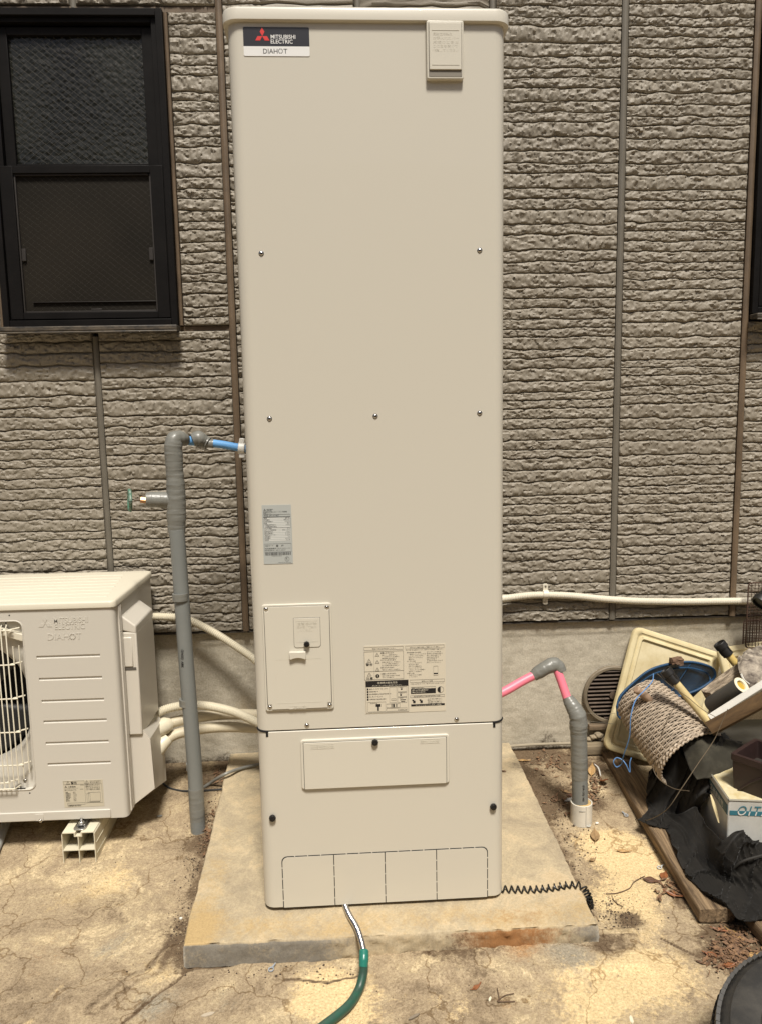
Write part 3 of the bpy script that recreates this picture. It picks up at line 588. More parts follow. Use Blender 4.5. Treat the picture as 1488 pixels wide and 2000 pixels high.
# vent box at the top
x0, z1 = ht(831, 45); x1 = ht(903, 45)[0]; z0 = ht(867, 159)[1]
vb = hk(MB().prism(rrect(x0, x1, z0, z1, .004, 4), 'y', .001, -.0125).build('vent_box', HP, bevel=.002, seg=3))
hk(MB().prism(rrect(x0 + .004, x1 - .004, z0 + .0045, z1 - .005, .002, 3), 'y', -.011, -.0130).build('vent_opening', mat('vent_shade', (.20, .18, .145), .6), bevel=.0003), vb)
vp = hk(MB().prism(rrect(x0 + .0055, x1 - .0055, z0 + .0185, z1 - .006, .0015, 3), 'y', -.0125, -.0160).build('vent_plate', HP, bevel=.0012), vb)
m = MB(); a0, a1, b0, b1 = x0 + .011, x1 - .011, z0 + .028, z1 - .022
m.box(a0, a1, -.0166, -.0158, b1 - .0008, b1); m.box(a0, a1, -.0166, -.0158, b0, b0 + .0008)
for i, t in enumerate(('長期使用製品', 'お手入れカバー', '点検のときは', 'この面を開けて', '作業してください')): put_text(m, t, a0 + .002, b1 - .011 - i * .0085, -.016, .0072, fit=(a1 - a0 - .004) * (.75, 1, 1, .95, 1)[i], ext=.00022)
hk(m.build('embossed_text', HP, smooth=0), vp)
# brand sticker
INK = mat('black_print', (.010, .010, .012), .4); WHT = mat('white_print', (.74, .74, .72), .35); RED = mat('red_print', (.62, .035, .03), .4); CHAR = mat('charcoal_print', (.018, .018, .024), .35)
x0, z1 = ht(475, 53); x1 = ht(604, 53)[0]; z0 = ht(540, 110)[1]; zm = ht(540, 91)[1]
st = hk(MB().prism(rrect(x0, x1, z0, zm, .003, 3, (1, 0, 0, 1)), 'y', .0005, -.0011).build('brand_sticker', WHT))
hk(MB().prism(rrect(x0, x1, zm, z1, .003, 3, (0, 1, 1, 0)), 'y', .0005, -.0011).build('sticker_band', CHAR), st)
def diamonds(mb, cx, z, h, y, ext=.0003):        # three rhombs meeting at a point
    s = h / 1.52; c = (cx, z + h * .43)
    for a in (90, 210, 330):
        d = np.array([cos(radians(a)), sin(radians(a))]); 
        e1 = np.array([cos(radians(a + 30)), sin(radians(a + 30))]) * s * .5; e2 = np.array([cos(radians(a - 30)), sin(radians(a - 30))]) * s * .5
        p = np.array(c); poly = [p, p + e2, p + e1 + e2, p + e1]; mb.prism([tuple(q) for q in poly], 'y', y + .0002, y - ext)
m = MB(); diamonds(m, ht(513, 70)[0], ht(513, 84)[1], .032, -.0012); hk(m.build('emblem', RED, smooth=0), st)
m = MB(); lx, lz = ht(529, 76); put_text(m, 'MITSUBISHI', lx, lz, -.0014, .0118, fit=.055, bold=.012); lx, lz = ht(529, 84); put_text(m, 'ELECTRIC', lx, lz - .0015, -.0014, .0118, fit=.049, bold=.012); hk(m.build('sticker_lettering', WHT, smooth=0), st)
m = MB(); lx, lz = ht(514, 105); put_text(m, 'DIAH', lx, lz, -.0014, .0145, fit=.032, bold=.0); put_text(m, 'T', lx + .0465, lz, -.0014, .0145, bold=.0)
gc = (lx + .0398, lz + .0053)
for k in range(8):
    a = k * pi / 4 + .39; m.prism([(gc[0] + .0048 * cos(a + d) * r_, gc[1] + .0048 * sin(a + d) * r_) for r_, d in ((.82, -.3), (1.12, -.22), (1.12, .22), (.82, .3))], 'y', -.0010, -.0014)
hk(m.build('sticker_lettering', INK, smooth=0), st)
# rating label
SILV = mat('silver_label', (.40, .42, .40), .45); PRT = mat('grey_print', (.05, .05, .05), .5); LBG = mat('label_row', (.55, .56, .53), .5)
x0 = ht(515, 1040)[0] - .0015; x1 = ht(570, 1040)[0] + .001; z1 = ht(540, 986)[1]; z0 = ht(546, 1101)[1]
rl = hk(MB().prism(rrect(x0, x1, z0, z1, .0015, 2), 'y', .0003, -.0010).build('rating_label', SILV))
W = x1 - x0; H_ = z1 - z0; Y = -.0012; m = MB(); r_ = MB()
def lp(fx, fz): return x0 + fx * W, z1 - fz * H_
diamonds(m, *lp(.10, .098), .0055, Y); put_text(m, 'MITSUBISHI', *lp(.17, .082), Y, .0035, fit=.0145, bold=.01); put_text(m, 'ELECTRIC', *lp(.17, .10), Y, .0035, fit=.012, bold=.01)
put_text(m, '家庭用自然冷媒CO2ヒートポンプ給湯機', *lp(.05, .128), Y, .0042, fit=W * .80, res=1); put_text(m, '貯湯ユニット', *lp(.05, .155), Y, .0040, fit=W * .26, res=1)
put_text(m, '形名 SRT-ST467', *lp(.07, .190), Y, .0055, fit=W * .5, res=2)
def frame(mb, fa, fb, fc, fd, t=.0003):
    a, b = lp(fa, fc)[0], lp(fb, fc)[0]; c, d = lp(0, fd)[1], lp(0, fc)[1]
    for q in ((a, b, d - t, d), (a, b, c, c + t), (a, a + t, c, d), (b - t, b, c, d)): mb.box(q[0], q[1], Y - .0002, Y + .0003, q[2], q[3])
frame(m, .04, .96, .155 + .005, .197); frame(m, .04, .96, .205, .385)
rows = [('種類', '屋外型'), ('定格電圧', '単相200V'), ('定格消費電力', '50/60Hz'), ('質量', '満水'), ('水側最高使用圧力', '190kPa'), ('  三菱電機株式会社', ''), ('タンク容量', '460L'), ('沸き上げ温度範囲', '約65〜90℃'), ('最高使用圧力', '190kPa'), ('最大消費電力', '2.13kW'), ('凍結防止ヒーター', '0.15kW'), ('定格電流', '15A'), ('製造番号', '0001234'), ('製造年', '2023年')]
for i, (a, b) in enumerate(rows):
    zf = .232 + i * .0285
    r_.box(lp(.05, 0)[0], lp(.95, 0)[0], Y + .0001, Y + .0004, lp(0, zf + .004)[1], lp(0, zf - .016)[1])
    put_text(m, a, *lp(.06, zf), Y, .0036, res=1); 
    if b: put_text(m, b, *lp(.94, zf), Y, .0036, align='RIGHT', res=1)
frame(m, .04, .96, .655, .795); put_text(m, '認証マーク', *lp(.07, .70), Y, .004, res=1); m.lathe([(.0026, 0), (.0026, .0003), (.0012, .0003), (.0012, 0)], oriented((lp(.48, 0)[0], Y, lp(0, .69)[1]), (0, -1, 0)), 12); put_text(m, 'JET', *lp(.62, .70), Y, .0045, bold=.02)
put_text(m, '認証登録番号 HP09-20201-100', *lp(.06, .745), Y, .0036, fit=W * .86, res=1); put_text(m, '認証区分 GRT-S467', *lp(.06, .775), Y, .0036, fit=W * .7, res=1)
px_ = .05
while px_ < .93:
    wd = random.choice((.006, .010, .018)); m.box(lp(px_, 0)[0], lp(px_ + wd, 0)[0], Y - .0002, Y + .0003, lp(0, .852)[1], lp(0, .803)[1]); px_ += wd + random.choice((.007, .010, .014))
put_text(m, '01A2274-A00000524', *lp(.28, .872), Y, .0028, res=1)
m.lathe([(.0055, 0), (.0055, .0003), (.0051, .0003), (.0051, 0)], oriented((lp(.80, 0)[0], Y, lp(0, .92)[1]), (0, -1, 0)), 20); put_text(m, 'R', *lp(.755, .935), Y, .0075); put_text(m, 'MADE IN JAPAN', *lp(.5, .985), Y, .0025, fit=W * .42, res=1)
hk(r_.build('label_row', LBG, smooth=0), rl)['kind'] = 'stuff'; hk(m.build('label_print', PRT, smooth=0), rl)
# warning label (print on a cream film)
FILM = mat('cream_film', (.60, .55, .44), .3); x0, z1 = ht(711, 1262); x1 = ht(869, 1262)[0]; z0 = (ht(716, 1394)[1] + ht(869, 1388)[1]) / 2; z1 = (ht(711, 1264)[1] + ht(868, 1254)[1]) / 2 
wl = hk(MB().box(x0, x1, -.0008, .0003, z0, z1).build('warning_label', FILM)); W = x1 - x0; H_ = z1 - z0; Y = -.0010; m = MB(); wht = MB()
frame(m, .00, .48, .02, .065); frame(m, .00, .48, .085, .50, .0005); frame(m, .00, .12, .085, .50); frame(m, .0, .48, .375, .378)
put_text(m, '安全のために必ずお守りください', *lp(.10, .055), Y, .0040, fit=W * .28, res=1)
def tri(fx, fz, s):
    cx, cz = lp(fx, fz); o_ = [(cx + s * cos(radians(a)), cz + s * sin(radians(a))) for a in (90, 210, 330)]
    for i in range(3): a = np.array(o_[i]); b = np.array(o_[(i + 1) % 3]); d = (b - a) / np.linalg.norm(b - a); nn = np.array([-d[1], d[0]]) * .0003; m.prism([tuple(a - nn), tuple(b - nn), tuple(b + nn), tuple(a + nn)], 'y', Y + .0003, Y - .0001)
    m.box(cx - .0004, cx + .0004, Y - .0001, Y + .0003, cz - s * .1, cz + s * .45); m.box(cx - .0004, cx + .0004, Y - .0001, Y + .0003, cz - s * .35, cz - s * .2)
tri(.06, .225, .0060); tri(.06, .425, .0060)
put_text(m, '警告', *lp(.018, .29), Y, .0080, fit=W * .085, bold=.012); put_text(m, '注意', *lp(.018, .495), Y, .0080, fit=W * .085, bold=.012)
for k, (zf, hd, ls) in enumerate(((.12, '感電のおそれあり', ('脚部カバー、配線部は開けない', 'アース工事がされているか確認する', '漏電遮断器の動作を確認する')), (.225, 'やけどのおそれあり', ('給湯時に湯を使わない、手を触れない', 'ヒートポンプ配管に手を触れない', '逃し弁点検時は配管に手を触れない')), (.335, '発火のおそれあり', ('機器の近くに燃えやすい物を置かない',)), (.425, '水漏れのおそれあり', ('設置する床面の防水処理、排水処理', 'されているか確認する')))):
    if k < 3: tri(.16, zf + .02, .0058)
    else: m.lathe([(.0050, 0), (.0050, .0003), (.0001, .0003)], oriented((lp(.16, 0)[0], Y, lp(0, zf + .02)[1]), (0, -1, 0)), 18)
    put_text(m, hd, *lp(.20, zf), Y, .0042, bold=.01, res=1)
    for j, t in enumerate(ls): put_text(m, '・' + t, *lp(.20, zf + .028 + j * .025), Y, .0032, fit=W * .012 * len(t) + .006, res=1)
cx, cz = lp(.16, .445); wht.box(cx - .0006, cx + .0006, Y - .0005, Y, cz - .001, cz + .003); wht.box(cx - .0006, cx + .0006, Y - .0005, Y, cz - .003, cz - .0018)
frame(m, .01, .535, .515, .99, .0005); m.box(lp(.01, 0)[0], lp(.535, 0)[0], Y - .0001, Y + .0003, lp(0, .605)[1], lp(0, .515)[1])
put_text(wht, '非常時の取水方法', *lp(.155, .560), Y - .0003, .0058, fit=W * .24, bold=.005); put_text(wht, '(断水時にタンク内のお湯を取り出せます)', *lp(.09, .595), Y - .0003, .0036, fit=W * .36, res=1)
for i, t in enumerate(('電源レバーを下げ「切」にする', '脚部窓を開ける', '給水配管専用止水栓(別売)を閉じる', '逃し弁レバーを上げる', '非常用取水栓(白色)を開く')):
    zf = .645 + i * .038; m.box(lp(.025, 0)[0], lp(.045, 0)[0], Y - .0001, Y + .0003, lp(0, zf + .006)[1], lp(0, zf - .022)[1]); put_text(m, t, *lp(.055, zf), Y, .0039, fit=W * .0155 * len(t), bold=.004, res=1)
frame(m, .30, .39, .615, .85); frame(m, .40, .515, .615, .69); frame(m, .40, .515, .70, .765); frame(m, .40, .515, .775, .85); frame(m, .32, .38, .79, .815); frame(m, .03, .25, .83, .975); frame(m, .26, .43, .865, .92); frame(m, .26, .515, .93, .975)
for (a, b, c, d) in ((.13, .19, .86, .90), (.15, .17, .90, .96), (.32, .33, .87, .915), (.34, .36, .87, .915), (.38, .39, .87, .915), (.43, .50, .805, .815), (.44, .46, .64, .66), (.43, .45, .725, .75), (.44, .49, .83, .84)): m.box(lp(a, 0)[0], lp(b, 0)[0], Y - .0001, Y + .0003, lp(0, d)[1], lp(0, c)[1])
for zf, t in ((.632, '貯湯側'), (.718, '電源レバー'), (.79, '脚部窓')): put_text(m, t, *lp(.425, zf), Y, .0030, res=1)
put_text(m, '給水配管専用止水栓', *lp(.40, .965), Y, .0032, fit=W * .11, res=1); put_text(m, '非常用取水栓', *lp(.06, .855), Y, .0030, res=1)
frame(m, .505, .985, .02, .065); put_text(m, 'お手入れと点検のお願い(ご使用のユーザー様へ)', *lp(.56, .055), Y, .0040, fit=W * .36, res=1)
L_ = ['漏電遮断器の動作確認', '1.電源レバーを入にする', '2.テストボタンを押し', '電源レバーが下がるか', '確認する', '逃し弁の点検', '1.レバーを上げて', '排水口から湯が', '出ることを確認する', '2.レバーを下げる', '3.停止したことを確認し', '操作カバーを閉める', '配管の点検', '水漏れがないか確認', 'してください']
for i, t in enumerate(L_): put_text(m, t, *lp(.52 + (.0 if i in (0, 5, 12) else .02), .125 + i * .0255), Y, .0031, fit=W * .0175 * len(t), res=1)
put_text(m, '年に2〜3回、次の点検を行ってください。異常があるときは販売店へご連絡ください。', *lp(.51, .090), Y, .003, fit=W * .46, res=1)
for i, t in enumerate(('タンクの水抜き', '専用止水栓を閉じ', '逃し弁を開けて', '排水栓を開き', '湯水を抜く', 'お湯が冷めてから', '行ってください')): put_text(m, t, *lp(.765, .125 + i * .026), Y, .0031, fit=W * .025 * len(t), res=1)
frame(m, .85, .905, .33, .47); m.box(lp(.85, 0)[0], lp(.905, 0)[0], Y - .0001, Y + .0003, lp(0, .448)[1], lp(0, .43)[1])
frame(m, .555, .985, .522, .562); put_text(m, '使用上のご注意', *lp(.70, .555), Y, .0040, res=1)
put_text(m, '必ず専用の止水栓を取り付けてください。凍結のおそれがあるときは水を抜いてください。', *lp(.56, .59), Y, .003, fit=W * .42, res=1)
m.box(lp(.565, 0)[0], lp(.875, 0)[0], Y - .0001, Y + .0003, lp(0, .728)[1], lp(0, .655)[1]); frame(m, .565, .875, .63, .728); put_text(m, '故障ではありません', *lp(.575, .652), Y, .0036, bold=.01, res=1)
put_text(wht, '沸き上げ中は膨張水が', *lp(.58, .685), Y - .0003, .0042, fit=W * .2, bold=.01, res=1); put_text(wht, '排水口から出ます。', *lp(.58, .715), Y - .0003, .0042, fit=W * .17, bold=.01, res=1)
cM = oriented((lp(.935, 0)[0], Y, lp(0, .68)[1]), (0, -1, 0)); m.lathe([(.0082, 0), (.0082, .0003), (.0077, .0003), (.0077, 0)], cM, 24); m.lathe([(.0078, .0002), (.0001, .0002)], cM, 12, pi / 2, 3 * pi / 2)
frame(m, .555, .985, .755, .785); put_text(m, '給水配管専用止水栓(別売)操作時のお願い', *lp(.60, .778), Y, .0034, fit=W * .34, res=1)
for a in (.59, .68): m.box(lp(a, 0)[0], lp(a + .03, 0)[0], Y - .0001, Y + .0003, lp(0, .868)[1], lp(0, .83)[1]); m.box(lp(a - .01, 0)[0], lp(a + .012, 0)[0], Y - .0001, Y + .0003, lp(0, .835)[1], lp(0, .815)[1])
for i in range(4): put_text(m, ('止水栓は静かに', '閉めてください', '全開で使い', '半開は避ける')[i], *lp(.77, .82 + i * .022), Y, .0031, fit=W * .18, res=1)
m.box(lp(.565, 0)[0], lp(.985, 0)[0], Y - .0001, Y + .0003, lp(0, .915)[1], lp(0, .885)[1]); put_text(wht, 'ホームページはこちら(ご利用・お客様)', *lp(.62, .910), Y - .0003, .0040, fit=W * .32, res=1)
hk(m.build('label_print', INK, smooth=0), wl); hk(wht.build('reversed_print', mat('film_print', (.6, .56, .45), .5), smooth=0), wl)['kind'] = 'stuff'

# ================================================================== OUTDOOR UNIT
AM = mat('unit_painted_steel', (.53, .505, .445), .42, bump=.10, bscale=420, spec=.45, bdist=.0006); AP = mat('unit_plastic', (.585, .55, .48), .36, bump=.02, bscale=400, bdist=.0004)
ALID = mat('unit_lid_cream', (.60, .56, .45), .45, bump=.08, bscale=420, bdist=.0006)
AY0, AX1, AW, AD = .392, -.459, .809, .425; AZ0, AZ1 = .062, .750
unit = tag(empty('heat_pump_unit', (AX1 - AW / 2, AY0 + .15, .05)), 'beige outdoor heat pump unit with wire fan grille and pressed slots at the left edge', 'outdoor unit')
def uk(o, par=None):
    o.parent = par or unit; return o
def ua(u, v, dy=0): p = hy(u, v, AY0 + dy); return float(p[0]), float(p[2])
ax0 = AX1 - AW
rr_ = ua(70, 1500)[0]; rx1 = (ua(38, 1240)[0] + rr_) / 2 + .004; rz1 = ua(20, 1213)[1]; rz0 = ua(60, 1542)[1]; rx0 = rx1 - .52
# front sheet with an opening: four strips round the recess
fm = MB(); t = .02; fo_ = []
body = MB()
body.prism(rrect(ax0, AX1, AY0, AY0 + AD, .016, 5, (1, 1, 1, 1)), 'z', AZ0, rz0 - .0) ; body.prism(rrect(ax0, AX1, AY0, AY0 + AD, .016, 5), 'z', rz1, AZ1 - .020)
body.prism(rrect(ax0, rx0, AY0, AY0 + AD, .016, 5, (0, 0, 1, 1)), 'z', rz0, rz1)
bd = uk(body.build('casing', AM, smooth=35))
fpn = MB().prism(rrect(rx1, AX1, AY0, AY0 + AD, .016, 5, (1, 1, 0, 0)), 'z', rz0, rz1).build('front_panel', AM, smooth=35)
# rounded recess wall, shroud with circular mouth
rc = MB(); rp = rrect(rx0, rx1, rz0, rz1, .022, 8); cx, cz = ua(-82, 1383)[0], ua(0, 1383)[1]; RR2 = .207; N = 96
def ray_rect(a):
    d = np.array([cos(a), sin(a)]); best = None
    for i in range(len(rp)):
        p, q = np.array(rp[i]), np.array(rp[(i + 1) % len(rp)]); A = np.array([d, p - q]).T
        try: t_, s_ = np.linalg.solve(A, p - np.array([cx, cz]))
        except Exception: continue
        if t_ > 0 and -1e-6 <= s_ <= 1 + 1e-6: best = t_ if best is None else max(best, t_)
    return np.array([cx, cz]) + d * (best or .2)
sq = [ray_rect(2 * pi * i / N) for i in range(N)]; ci = [np.array([cx + RR2 * cos(2 * pi * i / N), cz + RR2 * sin(2 * pi * i / N)]) for i in range(N)]
lv = [(1, 0, 0.0), (1, 0, .012), (.7, .3, .018), (.25, .75, .024), (0, 1, .040), (0, .985, .065), (0, .985, .10)]
V = []
for i in range(N):
    for a_, b_, y_ in lv:
        p = sq[i] * a_ + ci[i] * b_ if a_ > 0 else np.array([cx, cz]) + (ci[i] - np.array([cx, cz])) * b_
        V.append((p[0], AY0 + y_, p[1]))
k = len(lv); rc.add(V, [((i) * k + j, i * k + j + 1, ((i + 1) % N) * k + j + 1, ((i + 1) % N) * k + j) for i in range(N) for j in range(k - 1)])
uk(rc.build('fan_shroud', AM, smooth=50))
# corner fillers so the recess has rounded corners
for (qx, qz, sx, sz) in ((rx1, rz1, -1, -1), (rx1, rz0, -1, 1), (rx0, rz1, 1, -1), (rx0, rz0, 1, 1)):
    r = .022; arc = [(qx + sx * r * (1 - sin(a)), qz + sz * r * (1 - cos(a))) for a in np.linspace(0, pi / 2, 9)]; uk(MB().prism([(qx, qz)] + arc, 'y', AY0 + .0003, AY0 + .02).build('recess_corner', AM))
fan = MB(); fan.lathe([(.001, -.03), (.05, -.028), (.06, -.01), (.06, .03)], oriented((cx, AY0 + .09, cz), (0, 1, 0)), 24)
for kb_ in range(3):
    a0 = kb_ * 2.094 + .4; G = []
    for r in np.linspace(.055, .195, 6): G.append([(cx + r * cos(a0 + q * 1.2 + (r - .05) * 2), AY0 + .07 + .05 * q + .02 * sin(r * 9), cz + r * sin(a0 + q * 1.2 + (r - .05) * 2)) for q in np.linspace(0, 1, 8)])
    fan.grid(G)
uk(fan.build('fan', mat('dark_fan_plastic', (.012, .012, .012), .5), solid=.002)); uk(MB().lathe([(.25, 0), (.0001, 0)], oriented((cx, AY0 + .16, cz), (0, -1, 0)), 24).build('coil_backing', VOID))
# rim of the recess
uk(MB().tube([(x, AY0 - .0002, z) for x, z in rp + rp[:1]], .0022, 6, cap=False).build('recess_rim', AM))
# lid
ld_ = MB(); lv = [(.0, AZ1 - .0195), (0, AZ1 - .006), (.002, AZ1 - .002), (.006, AZ1)]
ring = [[(x, y, z) for x, y in rrect(ax0 - .004 + g_, AX1 + .004 - g_, AY0 - .005 + g_, AY0 + AD + .006 - g_, .018, 6)] for g_, z in lv]; n = len(ring[0]); V = np.array(ring).reshape(-1, 3)
ld_.add(V, [(i * n + j, i * n + (j + 1) % n, (i + 1) * n + (j + 1) % n, (i + 1) * n + j) for i in range(3) for j in range(n)] + [tuple(range(3 * n, 4 * n)), tuple(range(n))[::-1]]); lid = uk(ld_.build('lid', ALID, smooth=40))
uk(MB().prism(rrect(ax0 + .002, AX1 - .002, AY0 + .0015, AY0 + AD, .015, 5), 'z', AZ1 - .0215, AZ1 - .0185).build('lid_gap', mat('groove_tone', (0, 0, 0))))
for i in range(8):
    y_ = AY0 + .055 + i * .044; o = MB().tube([(ax0 + .05, y_, AZ1 - .0005), (AX1 - .035 - .006 * i, y_, AZ1 - .0005)], .0042, 8, flat=.45).build('lid_rib', ALID); uk(o, lid)
# pressed-in slots
slots = MB()
for v0, ua0, ub0 in ((1283, 72, 196), (1326, 77, 200), (1369, 82, 204), (1409, 86, 209), (1451, 90, 213), (1492, 94, 217)):
    xa, za = ua(ua0, v0 + 2); xb, zb_ = ua(ub0, v0 - 4); zq = (za + zb_) / 2
    slots.tube([(xa, AY0 - .0008, zq), (xb, AY0 - .0008, zq)], .0050, 12)
cut = slots.build('slot_cutter', AM); md = fpn.modifiers.new('c', 'BOOLEAN'); md.object = cut; md.operation = 'DIFFERENCE'; md.solver = 'EXACT'
dg = bpy.context.evaluated_depsgraph_get(); dg.update(); nm = bpy.data.meshes.new_from_object(fpn.evaluated_get(dg)); fpn.modifiers.clear(); fpn.data = nm; nm.set_sharp_from_angle(angle=radians(45)); bpy.data.objects.remove(cut); uk(fpn)
m = MB(); x_, z_ = ua(90, 1228); diamonds(m, x_, z_ - .0, .040, AY0, .0010); x_, z_ = ua(105, 1217); put_text(m, 'MITSUBISHI', x_, z_, AY0, .024, fit=.100, ext=.0011, bold=.01); x_, z_ = ua(107, 1228); put_text(m, 'ELECTRIC', x_, z_ - .002, AY0, .024, fit=.088, ext=.0011, bold=.01)
x_, z_ = ua(93, 1250); put_text(m, 'DIAH', x_, z_, AY0, .028, fit=.062, ext=.0011); put_text(m, 'T', x_ + .085, z_, AY0, .028, ext=.0011)
gc = (x_ + .0745, z_ + .0095)
for k in range(8): a = k * pi / 4 + .39; m.prism([(gc[0] + .0085 * cos(a + d) * r_2, gc[1] + .0085 * sin(a + d) * r_2) for r_2, d in ((.75, -.3), (1.15, -.25), (1.15, .25), (.75, .3))], 'y', AY0 + .0003, AY0 - .0016)
uk(m.build('embossed_emblem', AM, smooth=0))
# bottom strip
sx1, sz1 = ua(217, 1580); sz0 = ua(217, 1596)[1]
uk(MB().prism(rrect(ax0 + .01, sx1, sz0, sz1 + .001, .002, 2), 'y', AY0 + .001, AY0 - .0045).build('bottom_strip', AM, bevel=.0015)); x_, z_ = ua(80, 1603); uk(MB().box(x_ - .012, x_ + .012, AY0 - .0060, AY0 - .004, sz0 - .0, sz1 - .004).build('screw_tab', AM, bevel=.001))
def uscrew(u, v, y, r=.005): x_, z_ = ua(u, v, y - AY0); screw(x_, z_, y, r, unit)
uscrew(80, 1603, AY0 - .006, .0045); uscrew(50, 1525, AY0 + .016, .0055)
for u, v in ((19, 1202), (59, 1549), (12, 1217)): x_, z_ = ua(u, v); uk(MB().box(x_ - .002, x_ + .002, AY0 - .0004, AY0 + .001, z_ - .002, z_ + .002).build('screw_hole', VOID))
# wire grille
GW = mat('cream_wire', (.66, .62, .50), .4)
gx0, gx1 = ua(0, 1380)[0] - .36, ua(58, 1500)[0] - .012
def gz(u_): return 0
gr_ = uk(MB().tube([(rx0 + .02, AY0 - .016, rz0 + .012), (rx1 - .055, AY0 - .016, rz0 + .012), (rx1 - .05, AY0 + .010, rz0 + .010)], .0024, 6).build('grille_rail', GW))
hz_ = [rz0 + .030, rz0 + .085, rz0 + .190, rz0 + .295, rz0 + .400, rz0 + .505, rz1 - .03]
for i, z_ in enumerate(hz_):
    ex = rx1 - (.050 if i == 0 else .010 if i < 6 else .045)
    o = MB().tube([(rx0 + .01, AY0 - .012, z_), (ex - .055, AY0 - .012, z_), (ex - .03, AY0 - .009, z_ + .001), (ex, AY0 + .004, z_ + .004)], .0022, 6, sub=3); uk(o.build('grille_wire', GW))
k_ = 0; x_ = rx1 - .014
while x_ > rx0 + .02:
    zb_ = rz0 + (.055 if k_ == 0 else .040 if k_ == 1 else .028 if k_ == 2 else .008); zt = rz1 - (.075 if k_ < 2 else .02)
    yy = AY0 - .012 + (.012 if k_ == 0 else .005 if k_ == 1 else 0)
    pts = [(x_, yy - .002, zb_), (x_, yy - .002, zt)] + ([(x_, yy + .006, zt + .010)] if k_ > 1 else [])
    o = MB().tube(pts, .0019, 6); uk(o.build('grille_wire', GW)); x_ -= .0145; k_ += 1
p1 = ua(0, 1233, -.005); p2 = ua(38, 1247, -.005)
uk(MB().obox(((p1[0] + p2[0]) / 2 - .02, AY0 + .010, (p1[1] + p2[1]) / 2 + .006), (.058, 0, -.020), (0, .010, 0), (.0035, 0, .010)).build('grille_bracket', ALID, bevel=.002))
# side: seam ribs, handle cover, pipe cover
for y_, w_ in ((AY0 + .030, .0030), (AY0 + .040, .0022), (AY0 + .050, .0030)): uk(MB().box(AX1 - .001, AX1 + .004, y_, y_ + w_, AZ0 + .005, AZ1 - .025).build('side_rib', AP, bevel=.0008))
SY = AY0 + .062; SY2 = AY0 + .285
def sidepoly(pts, x0_, x1_, name, m, bevel=.005): return uk(MB().prism(pts, 'x', x0_, x1_).build(name, m, bevel=bevel, seg=3))
zt_ = AZ1 - .062
sidepoly([(SY, .30), (SY2 - .02, .30), (SY2 - .02, zt_ - .1), (SY2 - .04, zt_ - .055), (SY, zt_ - .055)], AX1 - .002, AX1 + .042, 'service_cover', AP)
V = [(AX1 - .002, SY, zt_), (AX1 + .042, SY, zt_ - .035), (AX1 + .042, SY, zt_ - .062), (AX1 - .002, SY, zt_ - .05)]
V2 = [(x, SY2 - .02, z) for x, y, z in V]; hb = MB(); hb.add(V + V2, [(0, 1, 2, 3), (7, 6, 5, 4), (0, 4, 5, 1), (1, 5, 6, 2), (2, 6, 7, 3), (3, 7, 4, 0)]); uk(hb.build('handle_grip', AP, bevel=.005, seg=3))
uk(MB().box(AX1, AX1 + .036, SY - .001, SY + .02, zt_ - .176, zt_ - .167).build('cover_notch', mat('groove_tone', (0, 0, 0))))
uk(MB().box(AX1 - .001, AX1 + .028, SY - .0035, SY + .10, zt_ - .165, zt_ - .070).build('service_cover_lip', AP, bevel=.003))
yf, yb = AY0 + .070, AY0 + .275
def sp(u, v, y): p = hy(u, v, y); return [float(p[0]), y, float(p[2])]
V = [sp(250, 1409, yf), sp(266, 1407, yf), sp(294, 1443, yf), sp(303, 1540, yf), sp(262, 1572, yf),          # 0..4 front face
     sp(279, 1384, yb - .06), sp(313, 1413, yb - .02), sp(321, 1470, yb - .01), sp(318, 1530, yb - .02)]      # 5..8
x_in = AX1 - .001
V += [[x_in, yb, V[5][2]], [x_in, yb, V[4][2]], [x_in, yf, V[0][2]], [x_in, yf, V[4][2]], [V[7][0], yb, V[6][2]], [V[7][0], yb, V[8][2]]]
pc = MB(); pc.add(V, [(11, 0, 4, 12), (0, 1, 2, 3, 4), (1, 5, 6, 2), (2, 6, 7, 8, 3), (0, 11, 9, 5, 1), (3, 8, 10, 12, 4), (5, 9, 13, 6), (6, 13, 14, 8, 7), (8, 14, 10), (9, 10, 14, 13)])
bm = None; o = pc.build('pipe_cover', AP, smooth=25, bevel=.004, seg=3)
bm = bmesh.new(); bm.from_mesh(o.data); bmesh.ops.recalc_face_normals(bm, faces=bm.faces); bm.to_mesh(o.data); bm.free(); o.data.set_sharp_from_angle(angle=radians(25)); uk(o)
# unit label
lx0, lz1 = ua(123, 1525); lx1 = ua(201, 1520)[0]; lz0 = ua(127, 1577)[1]; W = lx1 - lx0; H_ = lz1 - lz0; x0, z1 = lx0, lz1; Y = AY0 - .0009
ul = uk(MB().box(lx0, lx1, AY0 - .0007, AY0 + .0005, lz0, lz1).build('rating_label', mat('cream_film_dull', (.50, .46, .36), .4))); m = MB()
frame(m, .02, .54, .02, .15); frame(m, .54, .97, .15, .86); tri(.13, .10, .0065); tri(.60, .09, .0065); put_text(m, '警告', *lp(.20, .135), Y, .0095, bold=.012)
put_text(m, 'けがのおそれあり', *lp(.68, .07), Y, .0050, fit=W * .27, res=1); put_text(m, '吸い込みに触れない', *lp(.68, .12), Y, .0050, fit=W * .27, res=1)
diamonds(m, *lp(.07, .265), .007, Y); put_text(m, '三菱電機', *lp(.12, .26), Y, .006); put_text(m, 'R744', *lp(.44, .20), Y, .0045)
put_text(m, 'ヒートポンプユニット', *lp(.03, .31), Y, .0042, res=1); put_text(m, 'SRT-MU617-S', *lp(.03, .38), Y, .0062); m.box(lp(.42, 0)[0], lp(.5, 0)[0], Y - .0001, Y + .0003, lp(0, .33)[1], lp(0, .34)[1])
